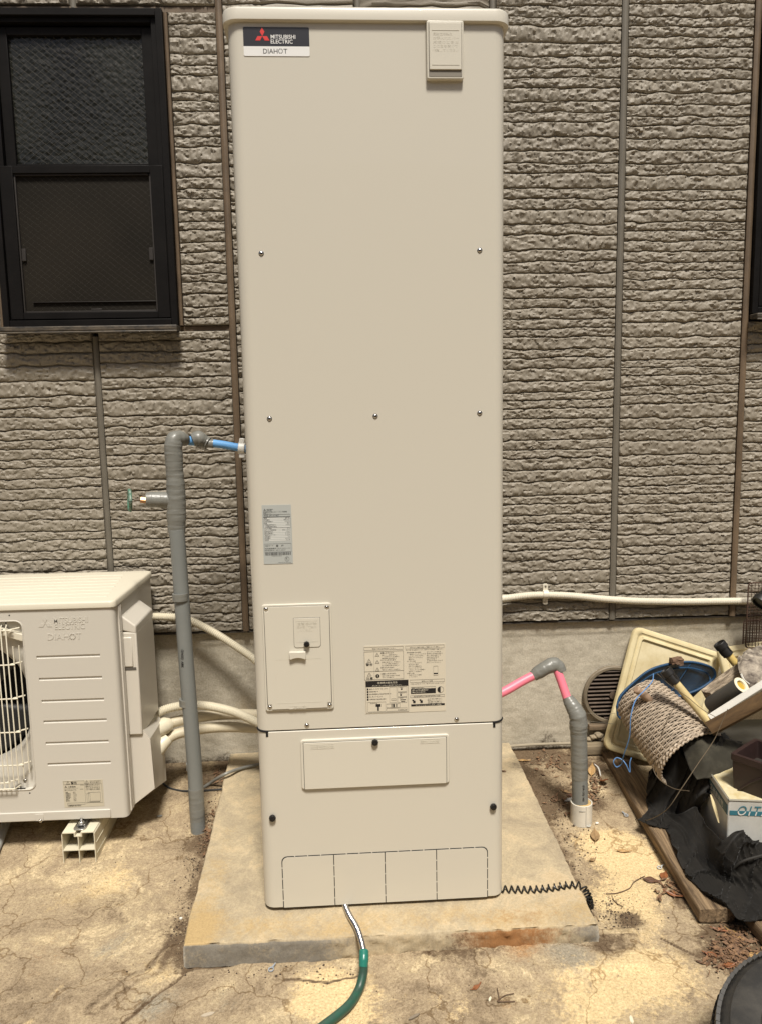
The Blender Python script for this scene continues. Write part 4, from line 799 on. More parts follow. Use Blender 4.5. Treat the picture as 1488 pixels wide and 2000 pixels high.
for i, t in enumerate(('種類', '定格電圧', '加熱能力', '消費電力', '運転電流', '冷媒量', '質量', '騒音値')): put_text(m, t, *lp(.05, .46 + i * .045), Y, .0040, res=1); put_text(m, ('屋外', '200V', '6.0kW', '1.3kW', '7.1A', '0.9kg', '58kg', '38dB')[i], *lp(.24, .46 + i * .045), Y, .0040, res=1)
for i, t in enumerate(('故障ではありません', '運転中やデフロスト', '中に水が出ます', '(1分で最大30cc程度)')): put_text(m, t, *lp(.56, .20 + i * .06), Y, .0050, fit=W * .36, res=1)
frame(m, .62, .92, .47, .80); frame(m, .58, .66, .50, .84); m.box(lp(.66, 0)[0], lp(.9, 0)[0], Y - .0001, Y + .0003, lp(0, .84)[1], lp(0, .825)[1])
put_text(m, '三菱電機株式会社', *lp(.08, .97), Y, .0052, bold=.01, res=1); frame(m, .08, .52, .84, .91); uk(m.build('label_print', INK, smooth=0), ul)

# ---- support block and its clamp
PVC = mat('cream_pvc', (.60, .56, .43), .45, bump=.05, bscale=300)
by0, by1 = .343, .86
bx0, bz1 = hy(121, 1640, by0)[0], .047; bx1 = hy(186, 1640, by0)[0]; bz0 = hy(150, 1692, by0)[2]
block = tag(empty('support_block', ((bx0 + bx1) / 2, .5, bz0)), 'cream hollow plastic block with four open cells under the outdoor unit', 'support block')
def profile(x0, x1, z0, z1, t):
    xm, zm = (x0 + x1) / 2, (z0 + z1) / 2 - .004; mb = MB()
    mb.box(x0, x0 + t, by0, by1, z0, z1 - .006); mb.box(x1 - t, x1, by0, by1, z0, z1 - .006); mb.box(x0 + t, x1 - t, by0, by1, z0, z0 + t)
    mb.box(x0 + t, xm - .008, by0, by1, z1 - t, z1); mb.box(xm + .008, x1 - t, by0, by1, z1 - t, z1); mb.box(xm - .012, xm + .012, by0, by1, z1 - .014, z1 - .014 + t)
    mb.box(xm - .012, xm - .008, by0, by1, z1 - .0115, z1 - t - .0002); mb.box(xm + .008, xm + .012, by0, by1, z1 - .0115, z1 - t - .0002)
    mb.box(xm - t / 2, xm + t / 2, by0, by1, z0 + t + .0002, z1 - .0142); mb.box(x0 + t, xm - t / 2 - .0002, by0, by1, zm, zm + t); mb.box(xm + t / 2 + .0002, x1 - t, by0, by1, zm, zm + t)
    for (a, b) in ((x0, 1), (x1 - t, -1)): mb.prism([(x0 + t, z1 - t), (x0, z1 - .006), (x0 + t, z1 - .006)] if b > 0 else [(x1 - t, z1 - t), (x1, z1 - .006), (x1 - t, z1 - .006)], 'y', by0 + .0002, by1)
    return mb
o = profile(bx0, bx1, bz0, bz1, .0026).build('block_body', PVC); o.parent = block
for z_ in (bz0 + .035, bz0 + .07): MB().box(bx1, bx1 + .0012, by0 + .01, by1, z_, z_ + .0015).build('block_ridge', PVC).parent = block
cx_ = (bx0 + bx1) / 2; clamp = tag(empty('mounting_clamp', (cx_, .36, bz1)), 'zinc plated clamp plate with bolt and nut on top of the hollow plastic block', 'clamp')
def PL(pts, name, **k):
    o = MB().prism(pts, 'z', bz1 + .0005, bz1 + .004).build(name, ZINC, bevel=.0008); o.parent = clamp; return o
PL(rrect(cx_ - .019, cx_ + .019, .352, .455, .012, 5), 'clamp_plate'); o = MB().prism(rrect(cx_ - .013, cx_ + .013, .372, .45, .003), 'z', bz1 + .0042, bz1 + .0075).build('washer_plate', ZINC, bevel=.0008); o.parent = clamp
M = oriented((cx_, .378, bz1 + .0075), (0, 0, 1)); MB().lathe([(.0115, 0), (.0115, .0015), (.0001, .0015)], M, 20).build('washer', ZINC).parent = clamp
MB().prism([(cx_ + .0085 * cos(a), .378 + .0085 * sin(a)) for a in np.arange(6) * pi / 3 + .3], 'z', bz1 + .009, bz1 + .0155).build('nut', ZINC, bevel=.0008).parent = clamp
MB().tube([(cx_, .378, bz1 + .015), (cx_, .378, bz1 + .026)], .0042, 10, rib=(.0015, .0005)).build('bolt', ZINC).parent = clamp
# grey drain hose beyond the unit
q = [hg(-22, 1700, .012), hg(-10, 1665, .012), hg(0, 1640, .014), (-.90, .60, .02)]
tag(MB().tube(q, .014, 12, sub=6, rib=(.005, .0022)).build('drain_hose', mat('grey_corrugated', (.30, .30, .28), .5)), 'grey corrugated drain hose end under the outdoor unit at the left picture edge', 'hose')

# ================================================================== PIPES, HOSES, CONDUITS
TAPE = mat('grey_wrap_tape', (.195, .195, .175), .34, bump=.5, bscale=34, stretch=(.5, .5, 2.2), bdist=.003, var=.12, vscale=25); PIPEG = mat('grey_lagged_pipe', (.195, .205, .195), .38, bump=.12, bscale=60, var=.08, vscale=10)
BLUE = mat('blue_hose', (.14, .36, .68), .42, bump=.35, bscale=700, bdist=.0008); PINK = mat('pink_hose', (.80, .20, .27), .42, bump=.2, bscale=600, bdist=.0006)
def thing(name, label, cat, loc, group=None): return tag(empty(name, loc), label, cat, group)
def pts_y(*uvy): return [hy(u, v, y) for u, v, y in uvy]
def wrapped(mb, pts, r, sub=6, am=.05, seed=0, seg=16, turns=45):       # overlapping tape turns as real steps
    P = catmull(pts, sub); L = np.r_[0, np.cumsum(np.linalg.norm(np.diff(P, axis=0), axis=1))]; q = np.arange(0, L[-1], .0022)
    P = np.stack([np.interp(q, L, P[:, i]) for i in range(3)], 1); r0 = np.interp(q, np.linspace(0, L[-1], len(np.atleast_1d(r))), np.atleast_1d(r)) if np.ndim(r) else np.full(len(q), r)
    ph = (q * turns + .5 * vnoise(q, q * 0, .03, 90 + seed)) % 1; rad = r0 * (1 + am * (ph ** 3) * .5 + am * vnoise(q, q * 0, .025, 91 + seed, 3))
    mb.tube(P, rad, seg); 
    V = mb.v[-1]; nz = np.array([mnoise.noise(Vector((v[0] * 60 + seed, v[1] * 60, v[2] * 90))) for v in V]); c = np.repeat(P, seg, 0); V += (V - c) * (nz * am * .9)[:, None]; return mb
base = hg(388, 1622)
sp_ = thing('tap_standpipe', 'grey taped water standpipe with green valve wheel and blue branch left of the heater', 'water pipe', tuple(base))
yA, yB = base[1], base[1] + .03
def K(o, par): o.parent = par; return o
low = [hy(388, 1624, yA), hy(381, 1500, yA + .004), hy(365, 1300, yA + .01), hy(351, 1100, yA + .02), hy(346, 1035, yA + .022)]
K(MB().tube(low, .0235, 20, sub=10).build('lower_pipe', PIPEG), sp_)
for (u, v, k) in ((386, 1600, 0), (379, 1495, 1), (366, 1370, 2), (353, 1165, 3)):
    c = hy(u, v, yA + .01); d = (low[1] - low[0]) / np.linalg.norm(low[1] - low[0]) * (.055 if k == 0 else .012); c = low[0] + (low[1] - low[0]) * .45 if k == 0 else c; K(wrapped(MB(), [c - d, c, c + d], .0242, am=.02, seed=k).build('tape_band', TAPE), sp_)
up_ = [hy(346, 1040, yB), hy(345, 990, yB), hy(344, 950, yB), hy(341, 905, yB), hy(340, 880, yB)]
K(wrapped(MB(), up_, [.0255, .0290, .0285, .0262, .0262], seed=5).build('wrapped_section', TAPE), sp_)
K(wrapped(MB(), pts_y((287, 976, yB - .012), (305, 976, yB - .008), (330, 977, yB), (348, 985, yB)), [.0235, .0245, .0245, .022], seed=6).build('tee_branch', TAPE), sp_)
K(wrapped(MB(), pts_y((340, 900, yB), (339, 874, yB), (342, 858, yB + .004), (353, 856, yB + .02), (364, 860, yB + .045)), [.0262, .0272, .0265, .023, .017], seed=7, am=.07).build('elbow', TAPE), sp_)
K(MB().tube(pts_y((360, 859, yB + .035), (372, 861, yB + .05), (384, 862, yB + .055)), .0145, 14).build('blue_stub', BLUE), sp_)
K(wrapped(MB(), pts_y((377, 860, yB + .045), (388, 857, yB + .05), (400, 863, yB + .06), (408, 867, yB + .06)), [.020, .025, .0225, .0205], seed=8, am=.07).build('elbow', TAPE), sp_)
K(wrapped(MB(), pts_y((404, 866, yB + .06), (419, 867, yB + .06)), .0135, seed=9).build('tape_band', TAPE), sp_)
K(MB().tube(pts_y((417, 866, yB + .06), (440, 869, yB + .06), (466, 874, yB + .06), (500, 878, yB + .06)), .0125, 16, sub=3, rib=(.003, .0006)).build('blue_hose', BLUE), sp_)
c = hy(470, 875, yB + .055); cl_ = MB(); M = oriented(tuple(c - np.array([.006, 0, 0])), (1, 0, -.08)); cl_.lathe([(.014, 0), (.0185, .001), (.0185, .020), (.014, .021)], M, 20)
cl_.prism([(c[0] - .004, c[2] + .014), (c[0] + .014, c[2] + .014), (c[0] + .014, c[2] + .031), (c[0] + .0, c[2] + .031)], 'y', c[1] - .010, c[1] - .004); cl_.prism([(c[0] - .004, c[2] - .031), (c[0] + .014, c[2] - .031), (c[0] + .014, c[2] - .012), (c[0] - .004, c[2] - .012)], 'y', c[1] - .010, c[1] - .004)
K(cl_.build('hose_clamp', mat('white_plastic', (.72, .71, .66), .4), bevel=.002), sp_)
BR = mat('brass_fitting', (.42, .24, .12), .35, metal=.8); a_, b_ = hy(287, 977, yB - .012), hy(275, 976, yB - .015)
K(MB().tube([b_, a_], .0105, 6).build('gland_nut', BR, bevel=.0008), sp_); K(MB().tube([hy(262, 977, yB - .02), b_, ], .0045, 10).build('valve_stem', mat('dull_stem', (.16, .13, .10), .4, metal=.6)), sp_)
wc = hy(254, 977, yB - .024); wd = Vector((-1, -.38, .03)).normalized(); M = oriented(tuple(wc), wd); GRN = mat('green_enamel', (.030, .20, .12), .38, var=.6, vscale=40, col2=(.20, .21, .18)); wh = MB()
Ma = np.array(M); ring_ = [Ma[:3, 3] + (Ma[:3, 0] * cos(a) + Ma[:3, 1] * sin(a)) * .031 * (1 + .07 * cos(6 * a)) for a in np.linspace(0, 2 * pi, 61)]
wh.tube(ring_, .0052, 8, cap=False)
for k in range(3): a = k * 2 * pi / 3 + .5; wh.tube([Ma[:3, 3] + Ma[:3, 2] * -.003, Ma[:3, 3] + (Ma[:3, 0] * cos(a) + Ma[:3, 1] * sin(a)) * .031], .0042, 7)
wh.lathe([(.0085, -.006), (.009, .002), (.005, .005), (.0001, .005)], M, 14); K(wh.build('handwheel', GRN), sp_)
m = MB()    # printed size marks, turned along the pipe
for (u, v0) in ((355, 1268), (366.5, 1455)):
    p = hy(u, v0, yA - .012); vv, ff = text_geo('(20x25)  ABK', .0105, 0, 'BOLD' and .02, res=1); d = -math.atan(.055) - pi / 2
    X_ = vv[:, 0] * cos(d) - vv[:, 1] * sin(d); Z_ = vv[:, 0] * sin(d) + vv[:, 1] * cos(d); xx = p[0] + X_
    cxp = np.interp(p[2] + Z_, [low[2][2] - .4, low[3][2]], [low[2][0] + .4 * .028, low[3][0]]); rel = np.clip(xx - cxp, -.022, .022)
    m.add(np.stack([xx, (yA + .010) - np.sqrt(.0243 ** 2 - rel ** 2) - .0006, p[2] + Z_], 1), ff)
K(m.build('pipe_marking', INK, smooth=0), sp_)

CORR = mat('cream_corrugated', (.62, .57, .44), .42); CORR2 = mat('cream_smooth_sleeve', (.55, .49, .36), .5, bump=.15, bscale=400)
tag(MB().tube(pts_y((250, 1200, .80), (272, 1203, .81), (345, 1206, .82), (375, 1213, .82), (420, 1236, .80), (470, 1268, .77), (500, 1290, .74), (540, 1330, .7)), .0140, 16, sub=8, rib=(.0072, .0024)).build('conduit', CORR), 'cream corrugated conduit curving down from behind the outdoor unit to the heater, above the others', 'conduit')
tag(MB().tube(pts_y((285, 1408, .66), (300, 1398, .67), (325, 1385, .69), (360, 1378, .70), (400, 1378, .69), (450, 1388, .66), (485, 1402, .63), (530, 1425, .60)), .0155, 16, sub=8, rib=(.0062, .0022)).build('conduit', CORR), 'cream corrugated conduit arching over the two thicker pipes low on the left', 'conduit')
c2 = thing('insulated_pipe', 'smooth cream insulated pipe with large white end collar, middle of the low bundle', 'pipe', tuple(hy(318, 1418, .66)))
K(MB().tube(pts_y((318, 1420, .68), (345, 1409, .71), (400, 1399, .73), (450, 1395, .72), (510, 1396, .68)), .0185, 16, sub=6, rib=(.006, .0006)).build('pipe_sleeve', CORR2), c2)
K(MB().tube(pts_y((306, 1425, .66), (312, 1422, .66), (323, 1417, .675), (332, 1414, .69)), [.028, .029, .029, .021], 20).build('end_collar', mat('cream_collar', (.66, .61, .47), .4), bevel=.002), c2)
c3 = thing('insulated_pipe', 'smooth cream insulated pipe, lowest of the bundle between unit and heater', 'pipe', tuple(hy(325, 1450, .64)))
K(MB().tube(pts_y((318, 1452, .66), (345, 1434, .69), (400, 1423, .71), (450, 1420, .70), (510, 1422, .66)), .0180, 16, sub=6, rib=(.006, .0005)).build('pipe_sleeve', CORR2), c3)
K(MB().tube(pts_y((306, 1468, .63), (318, 1452, .645), (328, 1443, .66)), [.024, .0245, .0215], 20).build('end_collar', mat('cream_collar', (0, 0, 0)), bevel=.002), c3)
tag(MB().tube(pts_y((950, 1172, .80), (990, 1168, .83), (1030, 1163, .84), (1067, 1162, .842), (1120, 1164, .842), (1180, 1170, .842), (1250, 1174, .842), (1340, 1175, .842), (1420, 1174, .842), (1520, 1173, .842), (1620, 1172, .842)), .0132, 14, sub=6, rib=(.0066, .0022)).build('conduit', mat('white_corrugated', (.66, .62, .51), .4)), 'cream corrugated conduit running level along the wall right of the heater', 'conduit')
c = hy(1067, 1163, .825); sd2 = MB(); sd2.tube([(c[0] - .010, .842, c[2]), (c[0] + .010, .842, c[2])], .0160, 18); 
for s_ in (1, -1): sd2.prism([(c[0] - .009, c[2] + s_ * .012), (c[0] + .009, c[2] + s_ * .012), (c[0] + .009, c[2] + s_ * .036), (c[0] + .005, c[2] + s_ * .039), (c[0] - .005, c[2] + s_ * .039), (c[0] - .009, c[2] + s_ * .036)], 'y', .850, .844)
sad = tag(empty('pipe_saddle', tuple(c)), 'cream plastic saddle clip holding the conduit to the siding', 'clip'); K(sd2.build('saddle', mat('white_corrugated', (0, 0, 0)), bevel=.001), sad)
for s_ in (1, -1): MB().lathe([(.0045, 0), (.003, .002), (.0001, .0022)], oriented((c[0], .844, c[2] + s_ * .029), (0, -1, 0)), 12).build('screw', STEEL).parent = sad

# pink branch
pb = hg(1134, 1603); yP = pb[1]
pk = thing('hot_water_pipe', 'pink hose and grey taped pipe rising from a white collar right of the heater', 'water pipe', tuple(pb))
K(MB().tube(pts_y((940, 1372, yP + .02), (985, 1350, yP + .03), (1020, 1330, yP + .05), (1048, 1316, yP + .06)), .0142, 16, sub=6).build('pink_hose', PINK), pk)
K(MB().tube(pts_y((1086, 1305, yP + .06), (1096, 1333, yP + .045), (1108, 1368, yP + .025), (1112, 1380, yP + .02)), .0140, 16, sub=6).build('pink_hose', PINK), pk)
K(wrapped(MB(), pts_y((1040, 1321, yP + .06), (1052, 1312, yP + .06), (1066, 1304, yP + .06), (1080, 1298, yP + .065), (1089, 1303, yP + .065), (1094, 1314, yP + .06)), [.0165, .021, .022, .024, .023, .019], seed=20, am=.07).build('elbow', TAPE), pk)
K(wrapped(MB(), pts_y((1108, 1362, yP + .028), (1114, 1374, yP + .018), (1122, 1387, yP + .008), (1128, 1402, yP), (1129, 1425, yP), (1130, 1440, yP)), [.018, .023, .027, .0285, .0275, .0265], seed=21, am=.07).build('elbow', TAPE), pk)
K(wrapped(MB(), pts_y((1129, 1432, yP), (1130, 1470, yP), (1131, 1520, yP)), [.0262, .0268, .0255], seed=22, am=.035, turns=25).build('wrapped_section', TAPE), pk)
K(MB().tube(pts_y((1131, 1515, yP), (1132, 1575, yP)), .0252, 20).build('lower_pipe', PIPEG), pk)
czt = hy(1134, 1568, yP)[2]; M = oriented((pb[0], yP, pb[2] - .004), (0, 0, 1)); hgt = czt - pb[2] + .008
WP = mat('white_pvc', (.64, .61, .53), .4, var=.15, vscale=20)
K(MB().lathe([(.0345, 0), (.0345, hgt), (.0325, hgt + .001), (.0305, hgt), (.0305, hgt - .02)], M, 32).build('pvc_collar', WP), pk)
K(MB().lathe([(.0303, hgt - .003), (.029, hgt - .0005), (.0245, hgt + .001), (.020, hgt - .002)], M, 28).build('foam_filler', mat('yellowed_foam', (.60, .42, .18), .8, var=.3, vscale=60, bump=.5, bscale=200)), pk)
m = MB(); ph_ = -pi / 2 + .0
for zz_, a0, a1 in ((hgt * .45, -.45, -.02),): 
    for a in np.linspace(a0, a1, 8): m.box(pb[0] + .0347 * cos(ph_ + a) - .0025, pb[0] + .0347 * cos(ph_ + a) + .0025, yP + .0347 * sin(ph_ + a) - .0003, yP + .0347 * sin(ph_ + a) + .0003, pb[2] + zz_ + .018, pb[2] + zz_ + .0188)
m.box(pb[0] + .004, pb[0] + .0047, yP - .0350, yP - .0343, pb[2], pb[2] + hgt - .004); K(m.build('collar_marking', mat('grey_print', (0, 0, 0)), smooth=0), pk)
m = MB(); p = hy(1138, 1535, yP - .03); vv, ff = text_geo('(15A-135)  NIS', .009, 0, .02, res=1)
xx = p[0] + vv[:, 1]; rel = xx - hy(1132, 1545, yP)[0]; m.add(np.stack([xx, yP - np.sqrt(np.maximum(.0254 ** 2 - rel ** 2, 0)) - .0007, p[2] - vv[:, 0]], 1), ff); K(m.build('pipe_marking', INK, smooth=0), pk)

# drain hose in front
hs = thing('drain_hose', 'stainless flexible hose joined to a green rubber hose curving out in front of the slab', 'hose', tuple(hg(700, 1900)))
A_ = [np.array(hz(660, 1745, .03)), np.array(hz(681, 1784, .008)), np.array(hz(697, 1812, .010)), np.array(hz(707, 1842, .010)), np.array(hz(711, 1864, .006))]
A_[0] = A_[1] + np.array([-.015, .06, -.001])
K(MB().tube(A_, .0078, 16, sub=10, rib=(.0034, .0011)).build('steel_hose', mat('braided_steel', (.62, .60, .57), .2, metal=1.0)), hs)
GRH = mat('green_rubber', (.018, .085, .055), .42, var=.35, vscale=40, col2=(.03, .06, .045)); B_ = [np.array(hz(710, 1858, .007)), np.array(hz(711, 1875, -.003)), np.array(hz(709, 1905, -.030))]; B_ += [hg(u, v, .012) for u, v in ((700, 1935), (683, 1962), (655, 1987), (610, 2020), (540, 2070))]
K(MB().tube(B_, .0104, 16, sub=8).build('rubber_hose', GRH), hs); K(MB().tube(catmull([np.array(hz(711, 1857, .008)), np.array(hz(711, 1871, .0)), np.array(hz(710, 1888, -.014))], 6), [.0112, .0118, .0112, .0118, .0112, .0118, .011, .011, .0106], 16).build('hose_coupling', mat('green_plastic', (.02, .16, .12), .3)), hs)
# coiled cord
path = [hp(970, 1736, .010), hp(1000, 1737, .010), hp(1040, 1737, .010), hp(1080, 1733, .010), hp(1110, 1728, .010), hp(1133, 1730, .010)]; path += [np.array(hz(1143, 1740, .002)), np.array(hz(1150, 1755, -.012)), np.array(hz(1152, 1772, -.045))]
PC = catmull(path, 40); L = np.r_[0, np.cumsum(np.linalg.norm(np.diff(PC, axis=0), axis=1))]; q = np.arange(0, L[-1], .0006); PC = np.stack([np.interp(q, L, PC[:, i]) for i in range(3)], 1)
T_ = np.gradient(PC, axis=0); T_ /= np.linalg.norm(T_, axis=1)[:, None]; sd_v = np.cross(T_, [0, 0, 1]); sd_v /= np.linalg.norm(sd_v, axis=1)[:, None] + 1e-9; up_v = np.cross(sd_v, T_)
pitch = np.where(q < L[-1] * .80, .0168, .0078); ph = np.cumsum(.0006 / pitch) * 2 * pi
H = PC + .0078 * (np.cos(ph)[:, None] * sd_v + np.sin(ph)[:, None] * up_v)
tag(MB().tube(H[::2], .0024, 6).build('coiled_cord', mat('black_rubber', (.012, .012, .011), .4)), 'black coiled cord lying on the slab right of the heater and dropping over its edge', 'cord')
tag(MB().tube(pts_y((310, 1522, .74), (330, 1538, .72), (352, 1544, .70)) + [hg(u, v, .004) for u, v in ((370, 1545), (415, 1543), (445, 1540))], .0035, 8, sub=6).build('cable', mat('dark_cable', (.03, .03, .03), .5)), 'thin dark cable sagging to the ground behind the grey standpipe', 'cable')
tag(MB().tube([hg(398, 1538, .004), hg(412, 1529, .012), hp(440, 1512, .02), hp(470, 1501, .012), hp(500, 1494, .012), hp(540, 1488, .012)], .0055, 8, sub=6).build('cable', mat('grey_cable', (.20, .20, .18), .45)), 'grey cable lying across the back left corner of the slab', 'cable')
tag(MB().tube([(hy(u, v, .872)) for u, v in ((940, 1462), (990, 1458), (1030, 1455), (1070, 1453), (1110, 1452), (1150, 1450))], .0055, 8, sub=4).build('buried_pipe', mat('dusty_grey_pipe', (.30, .26, .19), .8, bump=.4, bscale=60)), 'thin dusty pipe lying along the foot of the foundation right of the heater', 'pipe')

# ================================================================== THE PILE ON THE RIGHT
def wood(name, c1, c2, s=(3, 40, 40), rot=None, bump=.5):
    m = bpy.data.materials.new(name); m.use_nodes = True; nt = m.node_tree; B = nt.nodes['Principled BSDF']; B.inputs['Roughness'].default_value = .75; B.inputs['Specular IOR Level'].default_value = .25
    tc = nd(nt, 'ShaderNodeTexCoord'); mp = nd(nt, 'ShaderNodeMapping'); mp.inputs['Scale'].default_value = s; nt.links.new(tc.outputs['Object'], mp.inputs[0])
    n = nd(nt, 'ShaderNodeTexNoise', Scale=1.6, Detail=8.0, Roughness=.7, Distortion=.6); nt.links.new(mp.outputs[0], n.inputs['Vector'])
    r = nd(nt, 'ShaderNodeValToRGB'); e = r.color_ramp.elements; e[0].position = .36; e[1].position = .62; e[0].color = (*c1, 1); e[1].color = (*c2, 1); nt.links.new(n.outputs[0], r.inputs[0]); nt.links.new(r.outputs[0], B.inputs['Base Color'])
    bp = nd(nt, 'ShaderNodeBump'); bp.inputs['Strength'].default_value = bump; bp.inputs['Distance'].default_value = .004; nt.links.new(n.outputs[0], bp.inputs['Height']); nt.links.new(bp.outputs[0], B.inputs['Normal']); return m
WOOD = wood('weathered_beam', (.055, .036, .022), (.29, .205, .12), (2.5, 55, 55), bump=.9)
def beam(name, p0, p1, w_, h_, label, cat, m, par=None, seed=0, jag=.0015, upv=(0, 0, 1)):
    # a plank whose local x runs along its length; subdivided and roughened so edges are worn
    p0, p1 = np.asarray(p0, float), np.asarray(p1, float); L = np.linalg.norm(p1 - p0); ex = (p1 - p0) / L; ey = np.cross(upv, ex); ey /= np.linalg.norm(ey); ez = np.cross(ex, ey)
    n = max(4, int(L / .02)); sec = rrect(-w_ / 2, w_ / 2, -h_ / 2, h_ / 2, min(w_, h_) * .12, 2); k = len(sec); V = []
    for i in range(n + 1):
        for (a, b) in sec:
            q = Vector((i * .05 + seed, a * 22, b * 22)); V.append((i / n * L - L / 2, a + jag * mnoise.noise(q * 2.1), b + jag * 1.4 * mnoise.noise(q * 3.3 + Vector((5, 5, 5)))))
    f = [(i * k + j, i * k + (j + 1) % k, (i + 1) * k + (j + 1) % k, (i + 1) * k + j) for i in range(n) for j in range(k)] + [tuple(range(k))[::-1], tuple(range(n * k, (n + 1) * k))]
    o = MB().add(V, f).build(name, m, smooth=35); c = (p0 + p1) / 2
    o.matrix_world = Matrix(((ex[0], ey[0], ez[0], c[0]), (ex[1], ey[1], ez[1], c[1]), (ex[2], ey[2], ez[2], c[2]), (0, 0, 0, 1)))
    if label: tag(o, label, cat)
    if par: o.parent = par
    return o
def top(u, v, z=-.020): return hz(u, v, z)
b0 = (top(1166, 1462, .012) + top(1226, 1458, .012)) / 2; b1 = (top(1370, 1782, -.02) + top(1430, 1770, -.02)) / 2
for p in (b0, b1): p[2] -= .019
beam('wooden_beam', b0, b1, .092, .038, 'long weathered wooden beam edging the junk pile, running from foundation to front', 'beam', WOOD, seed=1)
b0 = top(1468, 1790, -.022); b1 = top(1560, 1900, -.022); sdir = (b1 - b0) / np.linalg.norm(b1 - b0); b0 = b0 + np.array([.035, .0, -.018]); b1 = b1 + np.array([.035, 0, -.018])
beam('wooden_beam', b0 - sdir * .10, b1 + sdir * .2, .085, .036, 'short wooden beam end in front of the pile behind the tyre', 'beam', WOOD, seed=2)
pl0 = hy(1118, 1452, .84); pl1 = hy(1215, 1446, .84); z_ = .012
beam('wooden_plank', (pl0[0] - .0, .842, z_), (pl1[0] + .05, .842, z_), .05, .034, 'short pale plank lying against the foundation behind the taped pipe', 'plank', wood('grey_plank', (.17, .135, .09), (.33, .27, .18)), seed=3)
tag(beam('rough_rail', (hy(1150, 1415, .86)[0], .868, .085), (hy(1260, 1415, .86)[0], .868, .085), .022, .02, None, None, wood('old_rail', (.10, .075, .05), (.24, .18, .12)), seed=4), 'thin old timber strip under the round vent', 'timber strip')
# rubble under the vent
for i in range(6):
    p = hy(1150 + 10 * i, 1440 - (i * 37 % 11), .852); mb = MB(); bm = bmesh.new(); bmesh.ops.create_icosphere(bm, subdivisions=2, radius=.010 + .004 * (i * 7 % 5) / 5)
    for v in bm.verts: v.co *= 1 + .5 * mnoise.noise(v.co * 80 + Vector((i * 3, 0, 0)))
    me = bpy.data.meshes.new('rubble_stone'); bm.to_mesh(me); bm.free(); me.materials.append(mat('rubble', (.34, .28, .19), .9, var=.4, vscale=60, bump=.4)); o = bpy.data.objects.new('rubble_stone', me); COL.objects.link(o); o.location = (p[0], .862 - .002 * i % .01, .04 + .008 * (i % 3)); o.scale = (1.3, .9, .8)
    tag(o, ('pale rubble stone nearest the taped pipe, under the vent', 'second rubble stone from the taped pipe under the vent', 'third rubble stone from the taped pipe under the vent', 'rubble stone in the middle of the row below the vent', 'rubble stone before the styrofoam lid corner under the vent', 'rubble stone half behind the corner of the large styrofoam lid')[i], 'stone', 'rubble stones under the vent')

# styrofoam lids
FOAM = mat('aged_styrofoam', (.66, .585, .37), .75, col2=(.54, .45, .25), vscale=9, bump=.35, bscale=220, bdist=.0015); FOAMC = mat('styrofoam_panel', (.66, .58, .38), .8, col2=(.50, .41, .22), vscale=10, bump=.3, bscale=120)
def foam_lid(T, L, Rr, label, corner=.03):
    T, L, Rr = map(lambda a: np.asarray(a, float), (T, L, Rr)); ex = L - T; W = np.linalg.norm(ex); ex /= W; ey = Rr - T; ey -= ex * (ey @ ex); Hh = np.linalg.norm(ey); ey /= Hh; ez = np.cross(ex, ey)
    if ez @ (CAM - T) < 0: ez = -ez
    root = tag(empty('styrofoam_lid', tuple((L + Rr) / 2)), label, 'box lid')
    def ring(i, h, r): return [T + ex * a + ey * b + ez * h for a, b in rrect(i, W - i, i, Hh - i, max(r, .003), 5)]
    lv = [(.006, -.022, corner), (.0, -.018, corner), (0, -.002, corner), (.004, .002, corner - .003), (.018, .003, corner - .012), (.021, -.001, corner - .014), (.027, -.002, corner - .016), (.029, .001, corner - .018), (.038, .0015, corner - .02), (.043, -.007, corner - .021)]
    V = np.concatenate([ring(*q) for q in lv]); n = len(V) // len(lv); V = V + np.array([[mnoise.noise(Vector(v * 55)) for _ in range(1)] * 3 for v in V]) * ez * .0022
    o = MB().add(V, [(i * n + j, i * n + (j + 1) % n, (i + 1) * n + (j + 1) % n, (i + 1) * n + j) for i in range(len(lv) - 1) for j in range(n)] + [tuple(range(n))[::-1]]).build('lid_rim', FOAM, smooth=50)
    bm = bmesh.new(); bm.from_mesh(o.data); bmesh.ops.recalc_face_normals(bm, faces=bm.faces); bm.to_mesh(o.data); bm.free(); o.parent = root
    V = ring(*lv[-1]); o = MB().add(V, [tuple(range(n))]).build('lid_panel', FOAMC, smooth=0); o.parent = root; return root
T_, L_, R__ = hy(1240, 1222, .855), hy(1178, 1462, .74), hy(1405, 1300, .835)
foam_lid(T_, L_, R__, 'large yellowed styrofoam box lid leaning tilted against the foundation beside the round vent')
T_, L_, R__ = hy(1401, 1266, .80), hy(1432, 1390, .72), hy(1560, 1226, .83)
foam_lid(T_, L_, R__, 'second styrofoam box lid behind the weathered timber at the right edge', .02)

